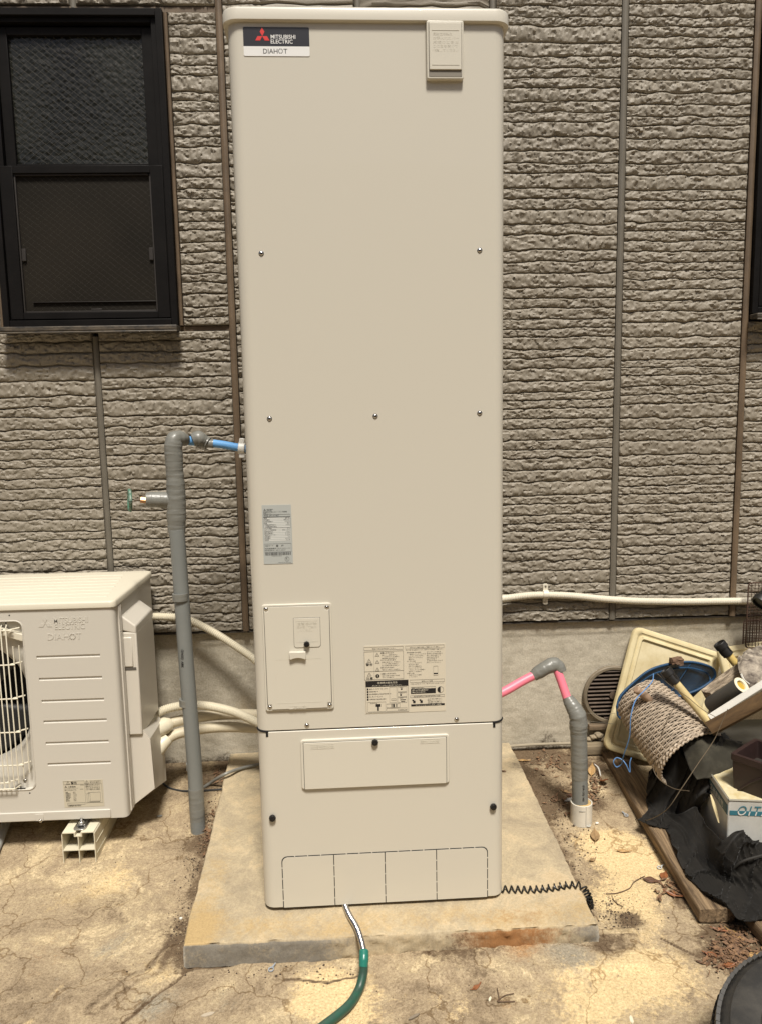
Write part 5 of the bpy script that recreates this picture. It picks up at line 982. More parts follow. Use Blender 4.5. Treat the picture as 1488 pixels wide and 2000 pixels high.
# rusty wire racks
RUST = mat('rusty_wire', (.085, .045, .028), .8, var=.4, vscale=90)
def rack(u0, v0, u1, v1, y, px, label, doubled=False, tilt=.0):
    a, b = hy(u0, v0, y), hy(u1, v1, y); root = tag(empty('wire_rack', ((a[0] + b[0]) / 2, y, b[2])), label, 'wire rack')
    fr_ = rrect(a[0], b[0], b[2], a[2], .012, 4); Yt = lambda z: y + tilt * (z - b[2])
    o = MB().tube([(x, Yt(z), z) for x, z in fr_ + fr_[:1]], .0026, 7, cap=False).build('rack_frame', RUST); o.parent = root
    m = MB(); x = a[0] + px
    while x < b[0] - .002: m.tube([(x, Yt(b[2]) + .001, b[2]), (x + .001, Yt(a[2]) + .001, a[2])], .0012, 4, cap=False); x += px
    z = b[2] + px
    while z < a[2] - .002: m.tube([(a[0], Yt(z) - .001, z), (b[0], Yt(z) - .001, z + .001)], .0011, 4, cap=False); z += px * (.8 if doubled else .9)
    o = m.build('rack_mesh', RUST, smooth=0); o['kind'] = 'stuff'; o.parent = root
rack(1461, 1139, 1560, 1262, .80, .0125, 'rusty square mesh rack standing in front of the wall conduit at the right edge')
rack(1452, 1211, 1560, 1290, .84, .0085, 'darker fine mesh rack behind and below the other rusty rack', True)
m = oriented(tuple(hy(1500, 1160, .70)), (-.75, -.3, -.62)); tag(MB().lathe([(.0001, -.05), (.026, -.05), (.026, .03), (.032, .031), (.032, .052), (.026, .053), (.026, .045), (.0001, .045)], m, 20).build('black_cap', mat('black_rubber_cap', (.012, .011, .010), .5)), 'black rubber end cap poking in over the rusty rack at the right edge', 'cap')

# blue net with rope rim
NETB = bpy.data.materials.new('blue_net'); NETB.use_nodes = True; nt = NETB.node_tree; B = nt.nodes['Principled BSDF']; B.inputs['Base Color'].default_value = (.004, .026, .06, 1); B.inputs['Roughness'].default_value = .6
tc = nd(nt, 'ShaderNodeTexCoord'); wv = [nd(nt, 'ShaderNodeTexWave', Scale=150.0, bands_direction=d) for d in ('X', 'Z')]
for q_ in wv: nt.links.new(tc.outputs['Object'], q_.inputs['Vector'])
mx = nd(nt, 'ShaderNodeMath', operation='MAXIMUM'); nt.links.new(wv[0].outputs['Fac'], mx.inputs[0]); nt.links.new(wv[1].outputs['Fac'], mx.inputs[1])
mr = nd(nt, 'ShaderNodeMapRange'); mr.inputs[1].default_value = .4; mr.inputs[2].default_value = .6; mr.inputs[3].default_value = .9; nt.links.new(mx.outputs[0], mr.inputs[0]); nt.links.new(mr.outputs[0], B.inputs['Alpha'])
ROPE = mat('blue_rope', (.008, .05, .12), .6, bump=.5, bscale=300)
net = thing('landing_net', 'shallow dark blue mesh net with rope rim lying between styrofoam lid and basket', 'net', tuple(hy(1300, 1340, .62)))
rim = pts_y((1204, 1380, .68), (1212, 1358, .69), (1240, 1330, .70), (1270, 1308, .70), (1310, 1296, .72), (1350, 1293, .72), (1385, 1302, .70), (1396, 1316, .66), (1388, 1330, .66), (1360, 1348, .65), (1320, 1362, .65), (1270, 1385, .66), (1230, 1405, .67), (1208, 1400, .68))
Rm = catmull(rim + rim[:1], 6)[:-1]; K(MB().tube(np.vstack([Rm, Rm[:1]]), .0045, 8, cap=False).build('net_rim', ROPE), net)
rim2 = Rm + (Rm.mean(0) - Rm) * .10 + np.array([0, 0, -.012]); K(MB().tube(np.vstack([rim2, rim2[:1]]), .0025, 6, cap=False).build('inner_cord', ROPE), net)
c = Rm.mean(0); nrm = np.array([.05, .30, -.65]); G = []
for t in np.linspace(0, 1, 14):
    ringp = c + (Rm - c) * (1 - t) + nrm * .15 * (1 - (1 - t) ** 2.2); ringp += np.array([[mnoise.noise(Vector(p * 18)) * .012 * min(t * 4, 1)] * 3 for p in ringp]); G.append(np.vstack([ringp, ringp[:1]]))
K(MB().grid(G).build('net_mesh', NETB), net)
for k in (8, 30, 52, 60): K(MB().tube([Rm[k], (Rm[k] + c) / 2 + nrm * .07, c + nrm * .11], .0018, 5, sub=5).build('net_cord', ROPE), net)
# brown lump on the net
p = hy(1320, 1291, .70); bm = bmesh.new(); bmesh.ops.create_cube(bm, size=1); bmesh.ops.subdivide_edges(bm, edges=bm.edges, cuts=3, use_grid_fill=True)
for v in bm.verts: v.co = Vector((v.co.x * .040, v.co.y * .03, v.co.z * .020)) + Vector((1, 1, 1)) * .005 * mnoise.noise(v.co * 5)
me = bpy.data.meshes.new('brick_chip'); bm.to_mesh(me); bm.free(); me.materials.append(mat('brown_brick', (.17, .10, .06), .85, var=.4, vscale=60, bump=.6, bscale=90)); o = bpy.data.objects.new('brick_chip', me); COL.objects.link(o); o.location = p; tag(o, 'small brown brick fragment on the net rim before the large styrofoam lid', 'brick fragment')
# wooden handle end
tag(MB().tube(pts_y((1241, 1346, .47), (1262, 1362, .48), (1290, 1385, .50)), .0125, 14, sub=4).build('wooden_stick', mat('pale_wood', (.36, .25, .17), .6, var=.2, vscale=30), bevel=.004), 'short round pale wooden handle end resting on the rim of the basket', 'handle')

# wicker basket, mouth towards the lower right
WICK = mat('grey_wicker', (.50, .41, .31), .6, var=.35, vscale=24, bump=.4, bscale=150)
Cm = hy(1346, 1478, .38); Cb = Cm - np.array([.30, -.86, -.42]) * .255; ax = Cm - Cb; Lb = np.linalg.norm(ax); ax /= Lb
e1 = np.cross(ax, [0, 0, 1]); e1 /= np.linalg.norm(e1); e2 = np.cross(ax, e1)
bask = thing('wicker_basket', 'woven grey brown wicker basket tipped on its side with its mouth over the dark netting', 'basket', tuple(Cm))
def brad(t): return .086 + .022 * sin(min(t * 1.25, 1) * pi / 2) + .002 * t
NS = 34; m = MB(); nr = 34
for i in range(nr):
    t = (i + .5) / nr; a = np.linspace(0, 2 * pi, NS * 4 + 1); off = .0021 * np.cos(a * NS / 2 * 1.0 + (pi if i % 2 else 0)); wob = .0012 * vnoise(a * 10, a * 0 + i * 3, 1.2, 5)
    r = brad(t) + off; P_ = Cb + ax * (Lb * t) + (wob[:, None] * ax) + r[:, None] * (np.cos(a)[:, None] * e1 + np.sin(a)[:, None] * e2)
    m.tube(P_, .0026 + .0004 * (i % 3 - 1), 6, cap=False, flat=1.25)
o = K(m.build('weave', WICK), bask); o['kind'] = 'stuff'
for k in range(NS):
    a = 2 * pi * k / NS; q_ = [Cb + ax * Lb * t + (brad(t) - .0008) * (cos(a) * e1 + sin(a) * e2) for t in np.linspace(0, 1, 9)]; K(MB().tube(q_, .0017, 5).build('stake', WICK), bask)
for j, (t, dr) in enumerate(((1.0, .001), (1.0, .005), (1.03, .003))):
    a = np.linspace(0, 2 * pi, 160); r = brad(1) + dr + .002 * np.cos(a * 40 + j * 2); P_ = Cb + ax * (Lb * t + .002 * np.sin(a * 40 + j * 2)[:, None]) + r[:, None] * (np.cos(a)[:, None] * e1 + np.sin(a)[:, None] * e2); K(MB().tube(P_, .0038, 6, cap=False).build('braided_rim', WICK), bask)
K(MB().add(np.array([Cb + ax * .004 + (brad(.01) - .002) * (cos(a) * e1 + sin(a) * e2) for a in np.arange(32) * pi / 16]), [tuple(range(32))]).build('basket_base', WICK, solid=.006), bask)
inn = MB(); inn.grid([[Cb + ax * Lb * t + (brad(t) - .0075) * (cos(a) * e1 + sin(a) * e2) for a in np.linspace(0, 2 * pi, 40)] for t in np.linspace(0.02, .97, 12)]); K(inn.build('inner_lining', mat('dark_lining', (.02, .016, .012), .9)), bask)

# two yellow handled tools with black caps
YEL = mat('yellow_plastic_tube', (.62, .46, .16), .4, var=.12, vscale=40, bump=.1, bscale=200); BCAP = mat('black_rubber_cap', (0, 0, 0))
def pole(uv0, uv1, y0, y1, r, label, m, rc):
    a, b = hy(*uv0, y0), hy(*uv1, y1); d = (b - a) / np.linalg.norm(b - a); root = tag(empty('capped_pole', tuple(b)), label, 'pole')
    K(MB().tube([a, a + d * .01, b], r, 18).build('pole_tube', m), root)
    M = oriented(tuple(a), tuple(-d)); K(MB().lathe([(r + .0006, -.032), (rc * .86, -.031), (rc * .86, -.002), (rc, 0), (rc, .018), (rc * .95, .0195), (rc * .80, .0195), (rc * .76, .016), (.0001, .016)], M, 24).build('pole_cap', BCAP, smooth=30), root)
    for k in range(3):
        aa = k * 2.1 + 1; Mx = np.array(M); cc_ = Mx[:3, 3] + Mx[:3, 2] * -.012 + (Mx[:3, 0] * cos(aa) + Mx[:3, 1] * sin(aa)) * rc * .87; K(MB().obox(cc_, Mx[:3, 2] * .009, Mx[:3, 0] * .002, Mx[:3, 1] * .002).build('cap_rib', BCAP), root)
pole((1306, 1318), (1384, 1412), .42, .36, .0125, 'pale yellow pole with black cap lying over the wicker basket', mat('pale_yellow_tube', (.62, .50, .25), .45, var=.2, vscale=30), .0195)
pole((1410, 1265), (1475, 1345), .62, .58, .0135, 'bright yellow pole with black cap in front of the second styrofoam lid', YEL, .0215)

# weathered timber, foam tube, foam slab, brown board
BARK = wood('flaking_timber', (.075, .055, .038), (.46, .38, .28), (14, 70, 70), bump=1.0)
tm = beam('weathered_timber', hy(1384, 1364, .52), hy(1540, 1256, .58), .050, .050, 'thick grey weathered timber slanting up right behind the grey foam tube', 'timber', BARK, seed=5, jag=.013)
foam_a, foam_b = hy(1387, 1378, .47), hy(1447, 1338, .38); foam_L = float(np.linalg.norm(foam_a - foam_b))
ft = thing('foam_tube', 'dark grey pipe insulation tube with cream foam core and yellow roll inside its open end', 'insulation tube', tuple(foam_b)); d = (foam_b - foam_a) / np.linalg.norm(foam_b - foam_a); Mf = oriented(tuple(foam_b), tuple(d))
K(MB().lathe([(.0001, -foam_L), (.024, -foam_L), (.0265, -foam_L + .007), (.0265, -.002), (.0262, 0)], Mf, 28).build('tube_jacket', mat('dark_grey_film', (.075, .073, .066), .38, bump=.3, bscale=40)), ft)
K(MB().lathe([(.0260, -.001), (.0255, .0008), (.0160, .0008), (.0150, -.002), (.0150, -.05), (.0001, -.05)], Mf, 28).build('foam_core', mat('cream_foam', (.72, .66, .48), .8)), ft); K(MB().lathe([(.0135, -.04), (.0135, -.004), (.0001, -.004)], oriented(tuple(foam_b + np.array([.001, .0, -.001])), tuple(d)), 20).build('yellow_roll', mat('mustard_tape', (.45, .30, .04), .5)), ft)
WF = mat('white_styrofoam', (.58, .565, .51), .7, var=.1, vscale=20, bump=.35, bscale=260)
s0, s1 = hy(1386, 1404, .36), hy(1530, 1312, .34)
beam('styrofoam_slab', s0, s1, .022, .022, 'white styrofoam slab lying slanted above the brown board', 'foam slab', WF, seed=6, jag=.001, upv=(-.35, -.55, .75))
BRN = wood('varnished_board', (.05, .028, .011), (.115, .068, .028), (4, 18, 18), bump=.15)
s0, s1 = hy(1384, 1424, .32), hy(1530, 1345, .28)
beam('brown_board', s0, s1, .040, .046, 'brown varnished wooden board slanting up right above the dark netting', 'board', BRN, seed=7, jag=.001, upv=(-.30, -.75, .55))
# dusty crumpled cloth at the far right
G = patch([pts_y(*[(u, v, y) for u, v, y in r_]) for r_ in (((1440, 1285, .56), (1456, 1272, .60), (1490, 1262, .62), (1560, 1255, .62)), ((1440, 1298, .50), (1458, 1288, .50), (1492, 1285, .52), (1560, 1280, .52)), ((1448, 1318, .46), (1465, 1310, .46), (1495, 1305, .46), (1560, 1300, .46)), ((1462, 1345, .42), (1475, 1335, .42), (1500, 1330, .42), (1560, 1325, .42)))], 22, 22)
G += np.array([[[mnoise.noise(Vector(p * 42)) * .010 + mnoise.noise(Vector(p * 110)) * .006] * 3 for p in r_] for r_ in G]) * np.array([.5, 1, 1])
tag(MB().grid(G).build('dusty_rag', mat('dusty_rag_cloth', (.40, .35, .28), .9, col2=(.07, .055, .045), vscale=26, bump=.6, bscale=200), solid=.002), 'crumpled dusty grey rag heaped over the weathered timber at the right edge', 'rag')
tag(MB().tube(pts_y((1446, 1316, .41), (1452, 1328, .40), (1462, 1336, .40)), .0032, 6, sub=5).build('white_strip', WF), 'thin curved white plastic strip beside the foam tube opening', 'strip')

# dark netting cloths
def net_mat(name, col, a):
    m = bpy.data.materials.new(name); m.use_nodes = True; nt = m.node_tree; B = nt.nodes['Principled BSDF']; B.inputs['Roughness'].default_value = .8; B.inputs['Specular IOR Level'].default_value = .2
    tc = nd(nt, 'ShaderNodeTexCoord'); n = nd(nt, 'ShaderNodeTexNoise', Scale=9.0, Detail=8.0, Roughness=.7); nt.links.new(tc.outputs['Object'], n.inputs['Vector'])
    r = nd(nt, 'ShaderNodeValToRGB'); e = r.color_ramp.elements; e[0].position = .48; e[1].position = .75; e[0].color = (*col, 1); e[1].color = (*[c * 2.3 for c in col], 1); nt.links.new(n.outputs[0], r.inputs[0])
    v = nd(nt, 'ShaderNodeTexNoise', Scale=230.0, Detail=2.0); nt.links.new(tc.outputs['Object'], v.inputs['Vector']); r2 = nd(nt, 'ShaderNodeValToRGB'); e = r2.color_ramp.elements; e[0].position = .74; e[1].position = .80; e[0].color = (0, 0, 0, 1); e[1].color = (.13, .11, .075, 1)
    nt.links.new(v.outputs[0], r2.inputs[0]); ad = nd(nt, 'ShaderNodeMixRGB', blend_type='ADD'); ad.inputs[0].default_value = 1; nt.links.new(r.outputs[0], ad.inputs[1]); nt.links.new(r2.outputs[0], ad.inputs[2]); nt.links.new(ad.outputs[0], B.inputs['Base Color'])
    B.inputs['Alpha'].default_value = a; B.inputs['Sheen Weight'].default_value = .06; return m
DN = net_mat('dark_netting', (.010, .009, .0075), 1.0); DN2 = net_mat('sheer_netting', (.030, .027, .020), .62)
def cloth(rows, su, sv, amp, seed, m, name, label, cat='netting', fold=.02):
    zr = lambda y: -.013 + .032 * np.clip(y, 0, .85) / .85; rest = lambda u, v, y: hy(u, v, y) if hy(u, v, y)[2] > zr(y) else hz(u, v, float(zr(hz(u, v, -.008)[1])) + .002)      # cloth rests on the beam
    G = patch([[rest(*q) for q in r_] for r_ in rows], su, sv); n = np.array([0, -.6, .6]); I, J = np.meshgrid(np.arange(G.shape[0]), np.arange(G.shape[1]), indexing='ij')
    k = 9 / su; X_, Y_, Z_ = G[..., 0], G[..., 1], G[..., 2]; wq = 1.4 * vnoise(I * .05 * k, J * .05 * k, 1.0, seed + 9, 2)
    D = amp * (vnoise(X_ + Y_, Z_ + Y_ * .5, .10, seed, 2) + .2 * vnoise(X_ + Y_, Z_ + Y_, .022, seed + 1, 3))
    r1 = 1 - np.minimum(1, np.abs(vnoise(J * .20 * k + .10 * I * k + wq, I * .03 * k, 1.0, seed + 2, 1)) * 3.2); r2 = 1 - np.minimum(1, np.abs(vnoise(J * .45 * k + wq - .2 * I * k, I * .07 * k, 1.0, seed + 3, 1)) * 3)
    D += fold * (.9 * r1 + .4 * r2 - .5)
    G = G + D[..., None] * n; G[..., 2] = np.maximum(G[..., 2], zr(G[..., 1]) + .003 * vnoise(X_, Y_, .05, 5, 2))
    o = MB().grid(G).build(name, m, solid=.0015, smooth=60); o.modifiers['t'].offset = 1
    if label: tag(o, label, cat)
    return o
# under-box that the netting drapes
c = hy(1410, 1500, .40); bx = MB().box(c[0] - .09, c[0] + .34, .34, .60, -.02, .215).build('grey_storage_box', mat('grey_box_plastic', (.035, .032, .026), .6, var=.3, vscale=10), bevel=.012, seg=3); bx.rotation_euler = (0, 0, 0); tag(bx, 'grey storage box under the sheer dark netting behind the planter', 'storage box')
cloth([[(1268, 1505, .46), (1290, 1480, .45), (1325, 1446, .42), (1368, 1426, .39), (1410, 1432, .40), (1455, 1448, .42), (1540, 1450, .44)],
       [(1264, 1530, .455), (1290, 1505, .42), (1330, 1468, .37), (1372, 1450, .33), (1415, 1462, .34), (1455, 1478, .36), (1540, 1480, .38)],
       [(1262, 1558, .455), (1290, 1540, .41), (1328, 1515, .355), (1370, 1495, .30), (1412, 1502, .30), (1455, 1515, .33), (1540, 1520, .36)],
       [(1266, 1580, .46), (1290, 1570, .41), (1324, 1550, .35), (1364, 1528, .275), (1404, 1524, .26), (1440, 1535, .32), (1540, 1550, .36)],
       [(1252, 1597, .475), (1286, 1598, .42), (1320, 1588, .36), (1352, 1566, .29), (1382, 1542, .24), (1420, 1548, .32), (1540, 1570, .38)],
       [(1246, 1602, .478), (1290, 1617, .43), (1326, 1616, .37), (1356, 1592, .30), (1388, 1552, .235), (1420, 1560, .34), (1540, 1580, .40)]], 16, 16, .010, 3, DN, 'dark_netting', 'dark brown mesh netting heaped below the basket mouth, upper piece', fold=.030)
cloth([[(1330, 1442, .40), (1366, 1428, .38), (1412, 1440, .39), (1450, 1452, .41)], [(1334, 1468, .345), (1372, 1452, .315), (1415, 1468, .32), (1452, 1482, .34)], [(1345, 1500, .285), (1380, 1492, .26), (1418, 1500, .27), (1452, 1512, .30)], [(1360, 1522, .24), (1385, 1520, .235), (1410, 1524, .25), (1440, 1535, .29)]], 10, 10, .004, 8, net_mat('olive_gauze', (.030, .027, .019), 1.0), 'olive_gauze', 'dusty olive gauze stretched over the box corner between basket and planter', 'gauze', fold=.004)
cloth([[(1285, 1585, .42), (1325, 1590, .34), (1362, 1580, .26), (1402, 1640, .075), (1440, 1622, .065), (1478, 1640, .06), (1540, 1650, .05)],
       [(1298, 1612, .38), (1335, 1620, .28), (1372, 1635, .17), (1404, 1662, .06), (1446, 1642, .035), (1480, 1664, .045), (1540, 1672, .04)],
       [(1312, 1650, .32), (1345, 1662, .22), (1380, 1685, .11), (1412, 1690, .05), (1450, 1690, .035), (1488, 1690, .03), (1540, 1695, .02)],
       [(1328, 1685, .245), (1362, 1704, .15), (1395, 1722, .08), (1425, 1728, .04), (1458, 1732, .02), (1495, 1735, .01), (1540, 1735, .0)],
       [(1338, 1706, .20), (1378, 1742, .115), (1412, 1762, .065), (1436, 1770, .035), (1462, 1770, .01), (1498, 1768, -.01), (1540, 1765, -.02)],
       [(1340, 1710, .198), (1378, 1746, .115), (1420, 1770, .06), (1440, 1795, .01), (1466, 1800, -.01), (1500, 1792, -.02), (1540, 1788, -.03)]], 16, 16, .014, 21, DN, 'dark_netting', 'dark netting spread over beam and ground in front of the white tin, lower piece', fold=.028)
hm_ = pts_y((1398, 1712, .075), (1425, 1700, .05), (1450, 1682, .03), (1490, 1670, .025)); tag(MB().tube(hm_, .0035, 6, sub=6).build('netting_hem', mat('dark_hem', (.02, .018, .015), .8)), 'rolled dark hem cord crossing the lower netting before the tin', 'hem cord')

# planter box
PLT = mat('maroon_planter', (.026, .012, .010), .55, var=.4, vscale=8, bump=.3, bscale=60)
pA, pB_ = hy(1422, 1549, .165), hy(1500, 1588, .075); px_d = pB_ - pA; px_d[2] = 0; px_d /= np.linalg.norm(px_d); py_d = np.array([-px_d[1], px_d[0], 0]); hgt_ = .118
pl_ = thing('planter_box', 'dark maroon plastic planter trough resting on the white tin at the right edge', 'planter', tuple(pA))
w_, d_ = .40, .15
def PW(x, y, z): return pA + px_d * x + py_d * y + np.array([0, 0, z + .003])
rim_ = lambda g, z: [PW(x, y, z) for x, y in rrect(g, w_ - g, g, d_ - g, .006, 3)]
lv = [rim_(.008, 0), rim_(.003, hgt_ - .02), rim_(.0, hgt_ - .018), rim_(0, hgt_), rim_(.011, hgt_), rim_(.013, hgt_ - .03), rim_(.02, .012)]; n = len(lv[0]); V = np.array(lv).reshape(-1, 3)
mb = MB(); mb.add(V, [(i * n + j, i * n + (j + 1) % n, (i + 1) * n + (j + 1) % n, (i + 1) * n + j) for i in range(6) for j in range(n)] + [tuple(range(n))[::-1], tuple(range(6 * n, 7 * n))]); K(mb.build('planter_body', PLT, smooth=35), pl_)
mb = MB().tube([PW(.02 + .12 * t, .0035, .008 + .075 * sin(t * 1.9)) for t in np.linspace(0, 1, 10)], .003, 6); K(mb.build('moulded_arch', PLT), pl_)
K(MB().obox(PW(w_ / 2, d_ / 2, hgt_ * .55), px_d * (w_ / 2 - .014), py_d * (d_ / 2 - .014), (0, 0, .002)).build('planter_soil', mat('dark_soil', (.02, .015, .011), .9, bump=.8, bscale=90)), pl_)
# white tin
TIN = mat('white_painted_tin', (.56, .56, .53), .38, col2=(.42, .42, .39), vscale=7, bump=.08, bscale=60); TING = mat('grey_tin_side', (.52, .52, .49), .45, var=.1, vscale=6); TEAL = mat('teal_print', (.035, .16, .21), .45, var=.15, vscale=40)
cA, cB = hy(1422, 1563, .10), hy(1392, 1533, .225); cdir = cB - cA; cdir[2] = 0; cl_w = .235; cdir /= np.linalg.norm(cdir); cfr = np.array([-cdir[1], cdir[0], 0]); 
if cfr[0] < 0: cfr = -cfr
zt_ = cA[2]; zb_ = -.015; tin = thing('tin_can', 'large white square tin with teal band lettered OITA under the maroon planter', 'tin', (cA[0], cA[1], zb_))
cfr = cfr * 1.0; S_ = cdir; Fv = cfr
def quadp(o_, u_, w__, t): return o_ + u_ * t
base_ = np.array([cA[0], cA[1], 0]); tb_ = MB(); c_ = base_ + S_ * cl_w / 2 + Fv * cl_w / 2
tb_.obox(c_ + np.array([0, 0, (zt_ + zb_) / 2]), Fv * cl_w / 2, S_ * cl_w / 2, (0, 0, (zt_ - zb_) / 2)); K(tb_.build('tin_body', TIN, bevel=.005, seg=3), tin)
rm_ = [base_, base_ + Fv * cl_w, base_ + Fv * cl_w + S_ * cl_w, base_ + S_ * cl_w]; rm_ = [q + np.array([0, 0, zt_ + .001]) for q in rm_]; K(MB().tube(rm_ + rm_[:1], .0028, 6, cap=False).build('tin_seam', mat('dull_seam', (.42, .40, .33), .4, metal=.4)), tin)
K(MB().obox(c_ + np.array([0, 0, zt_ + .0005]), Fv * (cl_w / 2 - .004), S_ * (cl_w / 2 - .004), (0, 0, .0012)).build('tin_top', mat('rusty_cream_top', (.50, .40, .19), .7, col2=(.62, .56, .38), vscale=30, bump=.3)), tin)
def on_face(O, U, Nn, mb, x0_, x1_, z0_, z1_, th=.0008): mb.obox(O + U * (x0_ + x1_) / 2 + Nn * th / 2 + np.array([0, 0, (z0_ + z1_) / 2]), U * (x1_ - x0_) / 2, Nn * th, (0, 0, (z1_ - z0_) / 2))
Nf = -S_; zband = zt_ - .030; m = MB(); on_face(base_, Fv, Nf, m, .004, cl_w - .004, zband - .013, zband + .0); K(m.build('teal_band', TEAL, smooth=0), tin)
def face_text(t, O, U, Nn, x, z, size, mb, out=.0012, **kw):
    v, f = text_geo(t, size, 0, **kw); 
    if 'sh' in t: pass
    P_ = O + np.outer(v[:, 0] + x + .25 * v[:, 1], U) + Nn * out + np.stack([v[:, 1] * 0, v[:, 1] * 0, v[:, 1] + z], 1); mb.add(P_, f)
m = MB(); m2 = MB(); face_text('OITA', base_, Fv, Nf, .020, zband - .012, .040, m2, out=.0018, space=1.25, sx=.8); K(m2.build('tin_lettering', TEAL, smooth=0), tin)
m = MB(); on_face(base_, Fv, Nf, m, .010, .011, zband - .02, zband + .02); 
m3 = MB()    # white lower halves where the letters cross the band
v, f = text_geo('OITA', .040, 0, .0, 'LEFT', 3, .8, 1.25); 
bmx = bmesh.new(); me_ = bpy.data.meshes.new('t'); me_.from_pydata(v.tolist(), [], f); bmx.from_mesh(me_); g_ = bmesh.ops.bisect_plane(bmx, geom=bmx.verts[:] + bmx.edges[:] + bmx.faces[:], plane_co=(0, .012, 0), plane_no=(0, 1, 0), clear_outer=True); bmx.to_mesh(me_); bmx.free()
v = np.array([tuple(q.co) for q in me_.vertices]); f = [tuple(p.vertices) for p in me_.polygons]; bpy.data.meshes.remove(me_)
m3.add(base_ + np.outer(v[:, 0] + .020 + .25 * v[:, 1], Fv) + Nf * .0024 + np.stack([v[:, 1] * 0, v[:, 1] * 0, v[:, 1] + zband - .012], 1), f); K(m3.build('tin_lettering', mat('tin_white', (.60, .60, .57), .4), smooth=0), tin)
Ns = -Fv; m = MB(); on_face(base_, S_, Ns, m, .004, cl_w - .01, zband - .016, zband + .012); K(m.build('teal_band', mat('dark_teal_print', (.02, .075, .10), .5), smooth=0), tin)
m = MB(); v, f = text_geo('大分県産農産物', .022, 0, 0, 'LEFT', 1); m.add(base_ + np.outer(.19 - v[:, 0], S_) + Ns * .0018 + np.stack([v[:, 1] * 0, v[:, 1] * 0, v[:, 1] + zband - .011], 1), f); K(m.build('tin_lettering', mat('tin_white', (0, 0, 0)), smooth=0), tin)
tag(MB().tube(pts_y((1387, 1552, .19), (1396, 1580, .165), (1403, 1607, .135)), [.002, .0055, .0045, .002], 6, sub=4, flat=.5).build('straw_leaf', mat('dry_straw', (.60, .50, .28), .7)), 'dry pale straw blade leaning on the grey side of the tin', 'straw')

# strings and wires
BST = mat('blue_string', (.10, .24, .50), .6)
tag(MB().tube(pts_y((1275, 1316, .52), (1273, 1330, .46), (1258, 1348, .44), (1240, 1368, .42), (1231, 1400, .40), (1228, 1440, .41), (1216, 1478, .44), (1213, 1492, .47), (1203, 1498, .48), (1197, 1488, .48), (1203, 1480, .48), (1214, 1484, .47), (1222, 1494, .46), (1229, 1508, .46), (1229, 1490, .46), (1232, 1480, .46)), .0017, 6, sub=7).build('blue_string', BST), 'light blue string hanging from the net over the basket and ending in a loop', 'string')
DW = mat('brown_wire', (.13, .10, .065), .6)
tag(MB().tube(pts_y((1420, 1385, .22), (1405, 1420, .22), (1392, 1448, .22), (1362, 1492, .20), (1330, 1540, .18), (1300, 1582, .20), (1262, 1602, .34), (1235, 1598, .46), (1222, 1590, .50)), .0011, 5, sub=8).build('long_wire', DW), 'long thin brown wire arching from the brown board over the netting to the beam', 'wire')
tag(MB().tube(pts_y((1322, 1372, .38), (1300, 1410, .37), (1290, 1440, .37), (1276, 1480, .40), (1276, 1505, .36), (1290, 1525, .33), (1315, 1540, .27), (1345, 1545, .22)), .0011, 5, sub=8).build('bent_wire', DW), 'thin dark wire curling off the basket onto the netting', 'wire')
tag(MB().tube(pts_y((1282, 1315, .52), (1310, 1340, .36), (1340, 1360, .34), (1370, 1385, .33), (1400, 1402, .32), (1420, 1412, .31)), .0010, 5, sub=8).build('thin_wire', DW), 'thin wire crossing the yellow pole towards the brown board', 'wire')
tag(MB().tube(pts_y((1144, 1393, .46), (1180, 1395, .60), (1200, 1393, .72)), .0007, 4, sub=4).build('thin_wire', mat('silver_wire', (.35, .32, .26), .4, metal=.5)), 'fine wire stretched from the taped pipe past the round vent, upper one', 'wire')
tag(MB().tube(pts_y((1144, 1408, .46), (1180, 1412, .60), (1200, 1414, .72)), .0007, 4, sub=4).build('thin_wire', mat('silver_wire', (0, 0, 0))), 'fine wire stretched from the taped pipe past the round vent, lower one', 'wire')

# tyre lying flat
TYR = mat('tyre_rubber', (.050, .046, .039), .6, col2=(.022, .021, .019), var=.3, vscale=20, bump=.25, bscale=120)
RT = .2872; HT_ = .155; tn = Vector((.058, -.1765, 1)).normalized(); tc_ = Vector((1.1615, -.7085, .1395)) - tn * HT_; zt = tc_.z
ty = thing('car_tyre', 'worn black car tyre lying flat on the ground at the bottom right corner', 'tyre', (tc_[0], tc_[1], zt)); M = oriented(tuple(tc_), tuple(tn))
pr = [(RT * .60, .030), (RT * .68, .008), (RT * .84, .001), (RT * .94, .012), (RT * .985, .030), (RT, .05), (RT, HT_ - .05), (RT * .985, HT_ - .030), (RT * .945, HT_ - .013), (RT * .93, HT_ - .010), (RT * .925, HT_ - .006), (RT * .84, HT_ + .001), (RT * .75, HT_ - .002), (RT * .742, HT_ + .0005), (RT * .735, HT_ - .003), (RT * .68, HT_ - .008), (RT * .61, HT_ - .025), (RT * .60, HT_ - .032), (RT * .64, HT_ - .05), (RT * .80, HT_ * .5), (RT * .64, .05), (RT * .60, .030)]
K(MB().lathe(pr, M, 96).build('tyre_carcass', TYR, smooth=50), ty); m = MB(); Mn = np.array(M)
for k in range(110):
    for j in range(5):
        a = 2 * pi * (k + .5 * (j % 2)) / 110; z_ = .030 + j * (HT_ - .06) / 4; r = RT + .0015 if 0 < j < 4 else RT * .990; t_ = np.array([-sin(a), cos(a), 0]); n_ = np.array([cos(a), sin(a), 0]); up = np.array([0, 0, 1.0]); sgn = 1 if j % 2 else -1
        c_ = Mn[:3, :3] @ (n_ * r + up * z_) + Mn[:3, 3]; m.obox(c_, Mn[:3, :3] @ (t_ * .0052 + up * .0025 * sgn), Mn[:3, :3] @ (n_ * .0035), Mn[:3, :3] @ (up * .0105))
o = K(m.build('tread_blocks', TYR, smooth=0), ty); o['kind'] = 'stuff'

